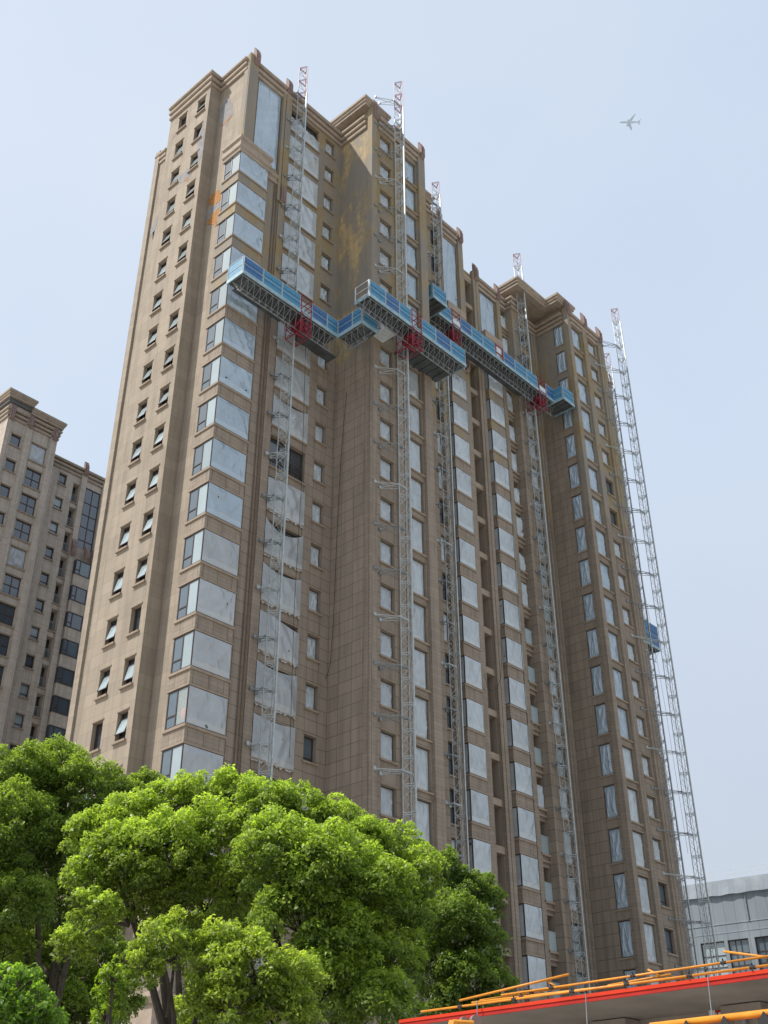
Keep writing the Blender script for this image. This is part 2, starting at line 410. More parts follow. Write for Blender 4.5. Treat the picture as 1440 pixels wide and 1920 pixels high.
def sill_mesh(w, dep, oh=.12, th=.11, head=True, h=1.5, headoh=.05):
    k = ('sill', round(w, 2), round(dep, 2), round(h, 2), oh, head, th, headoh)
    if k not in CACHE:
        b = MB(); b.add([(-.1,-dep-oh,-th),(w+.1,-dep-oh,-th),(w+.1,-dep-.002,-th),(-.1,-dep-.002,-th),(-.1,-dep-oh,0),(w+.1,-dep-oh,0),(w+.1,-dep-.002,.0),(-.1,-dep-.002,.0),(w-.003,-dep-.002,0.004),(w-.003,-.01,.004),(.003,-.01,.004),(.003,-dep-.002,.004)],[(0,3,2,1),(4,5,6,7),(0,1,5,4),(1,2,6,5),(2,3,7,6),(3,0,4,7),(8,9,10,11)])
        CACHE[k] = b.mesh('sill', M_trim)
    return CACHE[k]

def place(name, kind, const, a, z, depth, me):
    if kind == 'F': return inst(name, me, tower, (a, const+depth, z), 0)
    return inst(name, me, tower, (const+depth, -a, z), -math.pi/2)

RW = random.Random(5)
def add_window(name, kind, const, a, w_, z, h_, depth, key, vs=(), hs=(), glass=M_glass, film=None, seeds=6, sill=True, sag=0, fringe=0, par=None, head=True, filmp=1.0, oh=.12):
    o = place(name, kind, const, a, z, depth, frame_mesh(key, w_, h_, vs, hs))
    inst('pane', pane_mesh(key, w_, h_, glass), o)
    if sill: inst('sill', sill_mesh(w_, depth, oh), o)
    if sill and head:
        k = ('lintel', round(w_, 2), round(h_, 2), depth)
        if k not in CACHE: b = MB(); b.box(-.06, w_+.06, -depth-.05, -depth-.002, h_, h_+.07); CACHE[k] = b.mesh('lintel', M_trim)
        inst('lintel', CACHE[k], o)
    if film and RW.random() < filmp:
        s = RW.randrange(seeds)
        inst('plastic_sheet', film_mesh(key, w_-.13, h_-.14, film, s, sag, fringe, .0), o, (.065, -.062, .07))
    return o

# ---- window columns: (kind, plane, a0, a1, frac0, frac1, kmin, kmax)
def col(a0, a1, f0, f1, k0, k1, d=.32): return [(a0, a1, L(k)+P*f0, L(k)+P*f1, d) for k in range(k0, k1+1)]
ROOF, ROOF2 = 73.95, 70.45

wallR, wallJ = (M_wallR, 'front_wall'), (M_wallJ, 'front_wall')
walls, gable, wing = (M_wall, 'front_wall'), (M_gable, 'gable_wall'), (M_wallE, 'wing_wall')
def fac(spec, *a, **kw):
    b = MB(); facade(b, *a, **kw); b.build(spec[1], spec[0], tower)
def wbox(spec, *a):
    b = MB(); b.box(*a); b.build(spec[1], spec[0], tower)

# far left lower strip + gable B (two window columns), step, C
fac(gable, 'X', 31.15, -51.85, -50.5, 0, 69.6, [], joints=[-51.2])
wbox(gable, 31.0, 31.2, 51.4, 51.9, 0, 69.9)
opsB = col(-49.35, -48.43, .26, .80, -2, 16)+col(-47.15, -46.25, .26, .80, -2, 16)
fac(gable, 'X', 31.0, -50.5, -45.75, 0, ROOF-.3, opsB, joints=[-49.35, -48.43, -47.15, -46.25])
for o in opsB:
    a, b_, z0, z1, d = o; w_, h_ = b_-a, z1-z0
    k = round((z0-L0)/P-.26)
    g_ = add_window('casement_window', 'X', 31.0, a, w_, z0, h_, .30, 'B', (), [(h_*.18, .05, w_-.05)], M_glass, sill=True, oh=.13)
    if RW.random() < .93:                # tilted out sash, hinged at the top
        kk = ('sash', round(RW.choice([.16, .2, .24]), 2))
        if kk not in CACHE:
            s = MB(); an = kk[1]; hh = h_*.56
            T = Matrix.Rotation(-an*1.3, 4, 'X')
            s.M = Matrix.Translation((0, 0, hh)) @ T
            s.m = 1; s.box(.08, w_-.08, -.012, .0, -hh, 0); s.m = 0
            for q in ((.04, .08, -hh, 0), (w_-.08, w_-.04, -hh, 0), (.04, w_-.04, -hh-.04, -hh), (.04, w_-.04, 0, .03)): s.box(q[0], q[1], -.035, .01, q[2], q[3])
            CACHE[kk] = s.mesh('sash', [M_frame, M_glassp])
        inst('open_sash', CACHE[kk], g_, (0, -.07, h_*.22))
fac(gable, 'F', 45.75, 31.0, 31.95, 0, ROOF-.3, [], joints=None)
fac(gable, 'X', 31.95, -45.75, -42.7, 0, ROOF-.3, [], joints=[-44.6, -43.83])

# D front
JD = [34.6, 35.55, 36.3, 39.2, 40.0, 40.92]
opsD = col(36.3, 39.2, .12, .88, -2, 16, .3)+col(40.0, 40.92, .37, .87, -2, 16)
pan = [(33.0, 35.35, 64.45, 72.75, .15)]
fac(walls, 'F', 42.7, 31.95, 41.67, 0, ROOF-.3, opsD+pan, joints=JD)
# E wing side
fac(wing, 'X', 41.67, -42.7, -39.42, 0, 74.45, [], joints=[-41.83, -40.79, -39.93, -39.50])
# F front
opsF = col(42.6, 43.82, .37, .91, -2, 16)+col(45.42, 46.72, .05, .88, -2, 16, .25)
fac(walls, 'F', 39.42, 41.67, 47.6, 0, 74.45, opsF, joints=[42.15, 42.6, 43.82, 44.6, 45.42, 46.72, 47.2])
wbox(walls, 47.55, 47.6, 39.43, 42.86, 0, 73.9)
# recess between F and G
fac(walls, 'F', 42.85, 47.6, 50.4, 0, ROOF-.3, [])
opsS = col(50.62, 50.97, .25, .85, -3, 16)
fac(walls, 'F', 42.04, 50.4, 51.55, 0, ROOF-.3, opsS, joints=[50.62, 50.97])
fac(walls, 'X', 50.4, -42.85, -42.04, 0, ROOF-.3, [])
opsK2 = col(52.05, 52.95, .12, .85, -3, 16)
opsBal = [(56.5, 57.5, L(k)-P*.02, L(k)+P*.83, 1.4) for k in range(-3, 16)]
opsK = col(61.6, 62.42, .13, .85, -4, 15, .9)
# G to H plane, two roof heights
fac(walls, 'F', 42.7, 51.55, 56.42, 0, ROOF-.3, opsK2+[(53.85, 55.75, 64.5, 72.1, .15)], joints=[52.05, 52.95, 53.8, 55.8])
fac(wallR, 'F', 42.7, 56.42, 62.45, 0, ROOF2-.3, opsBal+opsK+[(58.75, 60.85, 64.4, 69.1, .15)], joints=[56.5, 57.5, 58.0, 58.6, 60.9, 61.6])
wbox(walls, 56.36, 56.42, 42.71, 48, 60, ROOF-.3)
wbox(walls, 51.5, 51.55, 42.05, 42.7, 0, ROOF-.3)
fac(wallR, 'X', 62.45, -42.7, -42.04, 0, ROOF2-.3, [])
fac(wallR, 'F', 42.04, 62.45, 63.35, 0, ROOF2-.3, [], joints=[63.0])
wbox(walls, 63.30, 63.35, 42.05, 42.86, 0, ROOF2-.3)
opsN = col(64.4, 65.75, .12, .86, -4, 15, .28)
fac(wallR, 'F', 42.85, 63.35, 67.2, 0, ROOF2-.3, opsN, joints=[64.4, 65.75, 66.3])
opsJx = col(-40.96, -40.0, .15, .91, -4, 15, .2)
fac(wallR, 'X', 67.2, -42.85, -39.42, 0, ROOF2-.3, opsJx, joints=[-42.0, -41.4, -40.96, -40.0, -39.75])
opsJ = col(67.7, 69.28, .06, .87, -4, 15, .25)+col(70.48, 71.65, .34, .87, -4, 15)
fac(wallJ, 'F', 39.42, 67.2, 72.85, 0, ROOF2-.3, opsJ, joints=[67.7, 69.28, 70.1, 70.48, 71.65, 72.1])
wbox(walls, 72.8, 72.85, 39.43, 46, 0, ROOF2-.3)
fac(wallJ, 'F', 41.9, 72.85, 78.0, 0, ROOF2-.6, [])
wbox(walls, 77.95, 78.0, 41.91, 49, 0, ROOF2-.6)
fac(wallJ, 'F', 48.9, 78.0, 90.8, 0, ROOF2-.6, [])
wbox(walls, 90.7, 90.8, 48.91, 56, 0, ROOF2-.6)



# roofs and an added dark inner core so no daylight passes through the rooms
rf = MB()
rf.prism([(31.2, 50.4), (31.2, 45.9), (32.1, 45.9), (32.1, 42.9), (41.8, 42.9), (41.8, 39.6), (47.5, 39.6), (47.5, 43), (56.3, 43), (56.3, 50.4)], ROOF-1.2, ROOF-.9)
rf.prism([(56.3, 43), (67.3, 43), (67.3, 39.6), (72.7, 39.6), (72.7, 42.1), (77.9, 42.1), (77.9, 49.1), (90.6, 49.1), (90.6, 55.9), (56.3, 55.9)], ROOF2-1.2, ROOF2-.9)
rf.build('roof', M_roof, tower)
core = MB()
core.prism([(32.3, 50.4), (32.3, 46.5), (33.0, 46.5), (33.0, 44.2), (42.6, 44.2), (42.6, 40.6), (47.0, 40.6), (47.0, 44.4), (56.2, 44.4), (56.2, 50.4)], .2, ROOF-1.3)
core.prism([(56.2, 44.4), (68.2, 44.4), (68.2, 40.6), (72.2, 40.6), (72.2, 43), (77, 43), (77, 50), (90, 50), (90, 56), (56.2, 56)], .2, ROOF2-1.3)
core.build('light_block_core', M_dark, tower)

# ---- cornices: three bands following the plan
def bandset(mb, path, z0, n=3, th=.26, gap=.25, out=(.16, .24, .34)):
    pr = []
    for i in range(n):
        za = z0+i*(th+gap); o = out[min(i, len(out)-1)]
        pr += [(o*.8, za), (o, za+th*.35), (o, za+th)]
        if i < n-1: pr += [(.012, za+th), (.012, za+th+gap)]
    mb.sweep(path, [(-.05, z0)]+pr+[(-.05, za+th)])
def cbands(*a, **kw):
    b = MB(); bandset(b, *a, **kw); b.build('cornice', M_trimhi, tower)
def cpart(name, how, *a):
    b = MB(); getattr(b, how)(*a); b.build(name, M_trimhi, tower)
pathL = [(31.0, 50.55), (31.0, 45.75), (31.95, 45.75), (31.95, 42.7)]
cbands(pathL, 72.45)
pathD = [(32.75, 42.7), (41.67, 42.7), (41.67, 39.9)]
cbands(pathD, 72.45)
cbands([(42.3, 39.42), (47.0, 39.42)], 72.55)
cbands([(52.0, 42.7), (55.7, 42.7)], 72.3)
cbands([(58.2, 42.7), (62.45, 42.7), (62.45, 42.04), (63.35, 42.04)], 69.1, th=.24, gap=.2)
cbands([(63.9, 42.85), (67.2, 42.85), (67.2, 39.8)], 69.1, th=.24, gap=.2)
cbands([(67.5, 39.42), (72.2, 39.42)], 69.15, th=.24, gap=.2)
cbands([(56.42, 42.7), (57.5, 42.7)], 69.2, n=1)
cbands([(31.15, 51.9), (31.15, 50.6)], 68.4, th=.24, gap=.2, out=(.1, .16, .22))
cbands([(72.85, 41.9), (78.0, 41.9), (78.0, 45)], 68.6, th=.24, gap=.2)
cbands([(50.4, 42.04), (51.55, 42.04)], 72.3)
# overhanging crowns of the wings
def ccrown(path, z0, o0=.0, h=.78):
    mb = MB(); mb.sweep(path, [(-.6, z0), (o0, z0), (o0, z0+h*.32), (o0+.10, z0+h*.38), (o0+.10, z0+h*.62), (o0+.2, z0+h*.7), (o0+.2, z0+h), (-.6, z0+h)]); mb.build('crown_cornice', M_trimhi, tower)
ccrown([(41.05, 43.6), (41.05, 39.50), (43.6, 39.50), (43.6, 44)], 74.47)
cpart('roof_storey_wall', 'box', 41.2, 43.5, 39.7, 43.6, 74.50, 74.60)
ccrown([(50.2, 42.35), (52.3, 42.35), (52.3, 46)], 74.4)
cpart('roof_storey_wall', 'box', 50.3, 52.2, 42.5, 46, 72, 74.5)
ccrown([(62.0, 47), (62.0, 40.85), (66.15, 40.85), (66.15, 39.5), (68.6, 39.5), (68.6, 46)], 70.95)
cpart('roof_storey_wall', 'prism', [(62.1, 47), (62.1, 41), (66.25, 41), (66.25, 39.65), (68.5, 39.65), (68.5, 47)], 71.0, 71.1)
# roof storey wall under that crown
cpart('roof_storey_wall', 'box', 62.7, 64.9, 42.9, 46.8, 68.4, 71.0)
cpart('roof_storey_wall', 'box', 65.3, 66.1, 42.8, 46.8, 68.4, 71.0)
cpart('roof_storey_wall', 'box', 67.3, 68.4, 40.0, 46.8, 69.5, 71.0)
# crown over the corner bay and its continuation
cpart('cornice', 'sweep', [(31.55, 43.95), (31.55, 42.15), (34.12, 42.15), (34.12, 42.7)], [(-.1, 62.95), (.05, 62.95), (.05, 63.2), (.16, 63.3), (.16, 63.6), (.10, 63.7), (.10, 63.95), (.22, 64.05), (.22, 64.3), (-.1, 64.3)])
cpart('cornice', 'sweep', [(34.2, 42.7), (35.35, 42.7)], [(-.05, 63.0), (.14, 63.0), (.14, 63.25), (.05, 63.3), (.05, 63.5), (.2, 63.6), (.2, 63.85), (-.05, 63.85)])
cpart('cornice', 'sweep', [(53.75, 42.9), (53.75, 42.25), (55.6, 42.25), (55.6, 42.7)], [(-.1, 63.0), (.1, 63.0), (.1, 63.3), (.2, 63.4), (.2, 64.1), (-.1, 64.1)])
cpart('cornice', 'sweep', [(58.6, 42.9), (58.6, 42.25), (60.6, 42.25), (60.6, 42.7)], [(-.1, 63.0), (.1, 63.0), (.1, 63.3), (.2, 63.4), (.2, 64.1), (-.1, 64.1)])

# ---- pilasters
class _P:
    def box(s, *a): b = MB(); b.box(*a); b.build('pilaster', M_wallJ if a[0] > 66 else M_wallR if a[0] > 57 else M_wall, tower)
    def tube(s, *a): b = MB(); b.tube(*a); b.build('downpipe', M_pipe, tower)
pil = _P()
def pilaster(x0, x1, y, z1, dep=.2, groove=None, z0=0, pw=.0):
    if groove:
        b = MB(); b.prism([(x0, y-.002), (x0, y-dep), (groove-.035, y-dep), (groove-.035, y-dep+.08), (groove+.035, y-dep+.08), (groove+.035, y-dep), (x1, y-dep), (x1, y-.002)], z0, z1); b.build('pilaster', M_wallJ if x0 > 66 else M_wallR if x0 > 57 else M_wall, tower)
    else: pil.box(x0, x1, y-dep, y-.002, z0, z1)
pil.box(31.88, 32.72, 42.42, 42.698, 64.3, ROOF+.25)
pil.box(31.86, 31.948, 42.52, 43.0, 64.3, ROOF+.1)
pilaster(35.35, 36.2, 42.7, ROOF, .2, 35.62, 61.5)
pilaster(35.62, 36.2, 42.7, 61.4, .1, None, 0)
pil.tube((35.18, 42.62, 0), (35.18, 42.62, 62.9), .04, 8); pil.tube((35.42, 42.62, 0), (35.42, 42.62, 62.9), .04, 8)
pil.box(41.66, 42.15, 39.28, 39.418, 0, 75.0); pil.box(41.58, 41.668, 39.28, 39.75, 0, 74.4)
pilaster(44.2, 45.25, 39.42, ROOF+.35, .16, 44.72)
pilaster(46.85, 47.62, 39.42, ROOF, .24, None)
pilaster(53.0, 53.75, 42.7, ROOF, .2, None)
pilaster(55.82, 56.44, 42.7, ROOF-.3, .2, None, 0)
pilaster(57.55, 58.3, 42.7, ROOF2, .3, 57.9)
pilaster(60.95, 61.45, 42.7, ROOF2, .18, None, 0)
pilaster(66.3, 67.0, 42.85, ROOF2-1.4, .1, 66.6)
pilaster(67.2, 67.62, 39.42, ROOF2+.3, .16, None)
pil.box(67.1, 67.198, 39.26, 39.72, 0, ROOF2+.3)
pilaster(69.42, 70.1, 39.42, ROOF2, .2, None)
pilaster(71.95, 72.87, 39.42, ROOF2, .2, 72.3)
pilaster(77.1, 78.02, 41.9, ROOF2-.3, .2, None); pilaster(90.0, 90.8, 48.9, ROOF2-.3, .2, None)

# finials: stepped dark blocks that break the skyline
def finial(x, y, z0, z1, w_=.42):
    b = MB(); h = z1-z0; a = w_/2
    prof = [(-.03, 0), (-.16, .04*h), (-.22, .12*h), (-.22, .60*h), (-.14, .66*h), (-.14, .78*h), (-.02, .86*h), (.06, h), (.16, h), (.16, .3*h), (-.002, .3*h), (-.002, 0)]
    n = len(prof); b.add([(-a, y_, z_) for y_, z_ in prof]+[(a, y_, z_) for y_, z_ in prof], [tuple(range(n)), tuple(range(2*n-1, n-1, -1))]+[(i, n+i, n+(i+1) % n, (i+1) % n) for i in range(n)])
    b.add([(x_, y_, z_*h) for x_ in (-a*.5, a*.5) for y_, z_ in ((-.222, .1), (-.30, .14), (-.30, .54), (-.222, .58))], [(0, 1, 2, 3), (7, 6, 5, 4), (0, 4, 5, 1), (1, 5, 6, 2), (2, 6, 7, 3), (3, 7, 4, 0)])
    b.build('finial', M_finial, tower, loc=(x, y, z0))
for x, y, z0, z1 in ((32.45, 42.42, 73.2, 75.15), (35.8, 42.5, 73.2, 74.95), (41.98, 39.28, 73.3, 75.5), (44.75, 39.26, 73.2, 75.1), (47.25, 39.18, 73.2, 75.1),
                     (53.35, 42.5, 72.9, 74.8), (56.15, 42.5, 72.7, 74.6), (57.95, 42.4, 69.5, 71.5), (61.15, 42.52, 69.5, 71.4),
                     (67.3, 39.26, 69.85, 71.75), (69.85, 39.22, 69.8, 71.7), (72.35, 39.22, 69.7, 71.6), (77.6, 41.7, 69.0, 71.0), (90.4, 48.7, 69.0, 71.0),
                     (35.85, 42.55, 61.6, 63.6), (56.0, 42.4, 58.2, 60.6)):
    finial(x, y, z0, z1)

# ---- windows on the front
for o in opsD:
    a, b_, z0, z1, d = o; w_, h_ = b_-a, z1-z0
    if w_ > 2:
        k = round((z0-L0)/P-.12)
        sg = {-1: 1.1, 0: .2, 1: .3, 2: .55, 3: .4, 4: .8, 5: .25, 7: .4, 9: .3, 10: .9}.get(k, 0)
        fl = None if k == 16 else (M_film if k > 9 else M_filmd)
        if k == 6: fl = None
        wo = add_window('wide_window', 'F', 42.7, a, w_, z0, h_, .28, 'W', (w_*.33, w_*.67), [(h_*.3, .05, w_-.05)], M_glass if k in (6, 16) else M_glassd, sill=True, head=True)
        if k in (6,):
            rl = MB()
            for i in range(16): rl.box(.15+i*.17, .18+i*.17, -.20, -.17, .05, 1.0)
            rl.box(.1, w_-.1, -.21, -.16, 1.0, 1.05); rl.build('balcony_rail', M_frame, wo)
        if fl:
            s = RW.randrange(8)
            inst('plastic_sheet', film_mesh('W%.2f' % sg, w_+.1, h_+.12, fl, s, sg, .16 if k < 6 else 0, .0, .15 if k < 6 else 0), wo, (-.05, -.36, -.04))
        if k == 16:
            inst('plastic_sheet', film_mesh('W16', w_+.1, h_*.66, M_film, 77, .45, 0, 0), wo, (-.05, -.36, -.1))
    else:
        k = round((z0-L0)/P-.37)
        add_window('casement_window', 'F', 42.7, a, w_, z0, h_, .3, 'S', (), [(h_*.2, .05, w_-.05)], M_glassd, M_film, filmp=.8)
for o in opsF:
    a, b_, z0, z1, d = o; w_, h_ = b_-a, z1-z0
    if h_ > 2: add_window('tall_window', 'F', 39.42, a, w_, z0, h_, .23, 'T', (w_*.5,), [(h_*.35, .05, w_-.05)], M_glassd, M_filmb if z0 > 50 else M_film, sill=True, head=True, seeds=7)
    else: add_window('casement_window', 'F', 39.42, a, w_, z0, h_, .3, 'SF', (), [(h_*.25, .05, w_-.05)], M_glassd, M_film, sill=True, seeds=7)
for o in opsS: add_window('slit_window', 'F', 42.04, o[0], .35, o[2], o[3]-o[2], .25, 'SL', (), (), M_glass, sill=True)
for o in opsK2: add_window('tall_window', 'F', 42.7, o[0], o[1]-o[0], o[2], o[3]-o[2], .25, 'K2', (), [(1.1, .05, o[1]-o[0]-.05)], M_glassd, M_film, filmp=.6)
for o in opsN: add_window('tall_window', 'F', 42.85, o[0], o[1]-o[0], o[2], o[3]-o[2], .25, 'N', (.68,), [(1.1, .05, o[1]-o[0]-.05)], M_glassp if o[2] < 50 else M_glassd, M_film, filmp=.35)
for o in opsJx: add_window('side_window', 'X', 67.2, o[0], o[1]-o[0], o[2], o[3]-o[2], .16, 'JX', (), (), M_glassd, M_filmb, sill=True, head=False, oh=.06)
for o in opsJ:
    a, b_, z0, z1, d = o; w_, h_ = b_-a, z1-z0
    if h_ > 2: add_window('tall_window', 'F', 39.42, a, w_, z0, h_, .22, 'TJ', (), (), M_glassd, M_filmb if z0 > 30 else M_film, sill=True, seeds=7)
    else: add_window('casement_window', 'F', 39.42, a, w_, z0, h_, .28, 'SJ', (), [(h_*.25, .05, w_-.05)], M_glassd, M_film, filmp=.85)
# the tall glass panels below the cornice
for (x0, x1, z0, z1, key) in ((33.0, 35.35, 64.45, 72.75, 'PD'), (53.85, 55.75, 64.5, 72.1, 'PG'), (58.75, 60.85, 64.4, 69.1, 'PH')):
    o = place('glass_panel', 'F', 42.7, x0, z0, .12, frame_mesh(key, x1-x0, z1-z0, (), (), .07))
    inst('pane', pane_mesh(key, x1-x0, z1-z0, M_glassd), o)
    inst('plastic_sheet', film_mesh(key, x1-x0-.16, z1-z0-.14, M_filmb, 3, 0, 0, 0), o, (.08, -.07, .07))
# open loggias between the two bays
lo = MB()
for o in opsBal: lo.box(o[0], o[1], 42.7+1.38, 42.7+1.42, o[2], o[3])
lo.build('loggia_back_wall', M_wall, tower)
bm = MB()
for k in range(-3, 16):
    bm.box(56.46, 57.54, 42.60, 42.698, L(k)+P*.83, L(k)+P*.98)
    bm.tube((56.62, 42.62, L(k)+P*.0), (56.62, 42.62, L(k)+P*.83), .03, 6)
bm.build('loggia_beam', M_trim, tower)
# balconies with glass fronts right of the second bay
for i, o in enumerate(opsK):
    a, b_, z0, z1, d = o; w_, h_ = b_-a, z1-z0; k = round((z0-L0)/P-.13)
    bo = place('balcony', 'F', 42.7, a, z0, .88, frame_mesh('KB', w_, h_, (w_*.5,), ()))
    inst('pane', pane_mesh('KB', w_, h_, M_glass), bo)
    if k < 6 and k not in (1,):
        q = MB(); q.box(.02, w_-.02, -.95, -.92, .0, 1.15); q.box(0, w_, -.97, -.90, 1.15, 1.2)
        inst('balustrade', q.mesh('balustrade', M_glassp), bo)
    else: inst('plastic_sheet', film_mesh('KB', w_, h_*(.75 if k % 2 else .95), M_film, k % 5, .25 if k > 6 else 0, 0, 0), bo, (0, -.84, 0))
    q = MB(); q.box(-.25, w_+.05, -1.06, -.885, -.14, 0); q.box(-.15, w_, -1.02, -.885, -.55, -.45)
    inst('ledge', q.mesh('ledge', M_trim), bo)

# ---- bay window columns (body, glass on two sides, film in front)
def bay_column(xl, xr, yf, yb, k0, k1, side_real, wallmat, key, filmm):
    for k in range(k0, k1+1):
        z0 = L(k)+P*.25; z1 = L(k)+P*.90; h_ = z1-z0; w_ = xr-xl; d_ = yb-yf
        sp = MB()
        sp.box(xl, xr, yf, yb+.2, L(k)+P*.93, L(k+1)+P*.20)
        for jx in ((.33, .37, .72, .76) if side_real else (.5,)):
            sp.box(xl+w_*jx-.012, xl+w_*jx+.012, yf-.006, yf-.001, L(k)+P*.95, L(k+1)+P*.18)
        sp.m = 1
        sp.sweep([(xl, yb+.1), (xl, yf), (xr, yf), (xr, yb+.1)], [(-.3, L(k+1)+P*.19), (.075, L(k+1)+P*.19), (.075, L(k+1)+P*.232), (.03, L(k+1)+P*.245), (-.3, L(k+1)+P*.245)])
        sp.sweep([(xl, yb+.1), (xl, yf), (xr, yf), (xr, yb+.1)], [(-.3, L(k)+P*.905), (.05, L(k)+P*.905), (.05, L(k)+P*.935), (-.3, L(k)+P*.935)])
        sp.build('spandrel', [wallmat, M_trim], tower)
        fr = MB(); t = .055
        fr.box(0, w_, 0, t, 0, t); fr.box(0, w_, 0, t, h_-t, h_); fr.box(0, t, .001, t+.001, t, h_-t); fr.box(w_-t, w_, .001, t+.001, t, h_-t); fr.box(w_*.5-.025, w_*.5+.025, .003, .05, t, h_-t)
        fr.box(0.001, t, t, d_, .001, t); fr.box(0.001, t, t, d_, h_-t, h_-.001)
        if side_real:
            for y in (d_*.50, d_-.07): fr.box(.0, t, y, y+.07, t, h_-t)
            fr.box(-.01, t-.003, d_*.54, d_-.07, h_*.30, h_*.30+.06)
        o = inst('bay_window', fr.mesh('bay_window', M_frame), tower, (xl, yf, z0))
        pn = MB(); pn.box(.04, w_-.03, .035, .05, .03, h_-.03)
        inst('pane', pn.mesh('pane', M_glassd), o)
        ps = MB(); ps.box(.03, .038, .05, d_*.5 if side_real else d_, .03, h_-.03)
        clear = side_real and k == 0
        inst('side_pane', ps.mesh('side_pane', M_glasst if clear else (M_glassp if side_real else M_film)), o)
        if side_real: ps = MB(); ps.box(.03, .038, d_*.56, d_-.05, .03, h_-.03); inst('casement_pane', ps.mesh('casement_pane', M_glassd), o)
        bk = MB(); bk.box(.30, w_-.02, .3, .34, .0, h_); bk.box(w_-.03, w_-.01, .05, d_, 0, h_); bk.box(.05, w_-.03, .05, d_, h_-.02, h_)
        inst('room_wall', bk.mesh('room_wall', M_dark if clear else M_filmd), o)
        inst('plastic_sheet', film_mesh('bay'+key, w_-.04, h_-.04, filmm if k > 3 else M_filmd if side_real else M_film, RW.randrange(8), 0, 0, 0), o, (.03, -.012, .02))
    b = MB(); b.box(xl, xr, yf, yb+.2, 0, L(k0)+P*.20); b.build('bay_base', wallmat, tower)
bay_column(31.6, 34.1, 42.2, 43.83, -2, 13, True, M_wall, 'D', M_filmb)
bay_column(53.8, 55.55, 42.25, 42.7, -3, 13, False, M_wall, 'G', M_film)
bay_column(58.62, 60.52, 42.25, 42.7, -4, 13, False, M_wall, 'H', M_film)

# ---- peeled patches on the gable: bare render with torn foam edges
def patch(pts, X, m, thick):
    b = MB(); w3 = [on_x(px, py, X-thick) for px, py in pts]
    c = sum(w3, Vector())/len(w3)
    rr = random.Random(int(pts[0][0])); ring = []
    for i in range(len(w3)):
        a, d = w3[i], w3[(i+1) % len(w3)]
        for t in np.linspace(0, 1, 7)[:-1]:
            p = a.lerp(d, t); q = (p-c); p = c+q*(1+rr.uniform(-.09, .09)); p.x = X-thick; ring.append(p)
    n = len(ring)
    back = [Vector((X+.01, p.y, p.z)) for p in ring]
    b.add([tuple(p) for p in ring+back], [tuple(range(n))]+[(i, n+i, n+(i+1) % n, (i+1) % n) for i in range(n)])
    b.build('peeled_patch', m, tower)
patch([(418, 190), (427, 182), (436, 196), (437, 215), (424, 236), (411, 236), (412, 212)], 31.95, M_conc, .012)
patch([(414, 236), (436, 212), (430, 222), (420, 234)], 31.95, M_foam, .020)
patch([(388, 383), (395, 366), (418, 352), (415, 372), (404, 384)], 31.95, M_foam, .016)
patch([(386, 398), (410, 378), (414, 392), (402, 412), (388, 418)], 31.95, M_conc, .012)
patch([(387, 421), (396, 402), (414, 386), (409, 412), (404, 426), (399, 420)], 31.95, M_foam, .020)
patch([(336, 330), (352, 316), (360, 322), (352, 338), (336, 344)], 31.0, M_conc, .010)
patch([(345, 338), (352, 331), (352, 340)], 31.0, M_foam, .016)
patch([(282, 430), (297, 402), (292, 428), (281, 444)], 31.0, M_conc, .010)
patch([(370, 262), (383, 225), (381, 280), (372, 310)], 31.0, M_conc, .010)
patch([(322, 258), (331, 246), (330, 254), (323, 262)], 31.0, M_finial, .006)
# base ledge low on the corner seen between the trees
q = MB(); zb = on_x(300, 1868, 31.4).z
q.sweep([(31.1, 46), (31.1, 41.9), (36, 41.9)], [(-.6, zb-.3), (.1, zb-.3), (.25, zb-.05), (.25, zb+.15), (-.6, zb+.15)]); q.box(31.1, 36, 41.9, 46, 0, zb-.3)
q.build('base_ledge', M_trimhi, tower)

# ------------------------------------------------------------------ mast climbers
def lattice(mb, mr, x, y, z0, z1, sec=1.508, wd=.32, dp=.28, red=3.2, r=.025):
    legs = [(x-wd, y+dp), (x+wd, y+dp), (x, y-dp)]
    zt = z1-red
    for i, (lx, ly) in enumerate(legs):
        mb.tube((lx, ly, z0), (lx, ly, zt), r*1.25, 4)
        mr.tube((lx, ly, zt+.002), (lx, ly, z1), r*1.25, 4)
    mb.box(x-.05, x+.05, y-dp-.09, y-dp-.035, z0, zt)
    n = int((z1-z0)/sec)
    for k in range(n+1):
        z = z1-k*sec; b = mr if z > zt+.1 else mb
        for i in range(3):
            a, c = legs[i], legs[(i+1) % 3]
            b.tube((*a, z), (*c, z), r*1.05, 4, caps=False)
            if z-.12 > z0: b.tube((*a, z-.12), (*c, z-.12), r*.8, 4, caps=False)
            if k < n:
                m1, m2 = z-sec*.5, z-sec+.02
                b.tube((*a, z-.12), (*c, m1), r*.55, 3, caps=False); b.tube((*c, m1), (*a, m2), r*.55, 3, caps=False)
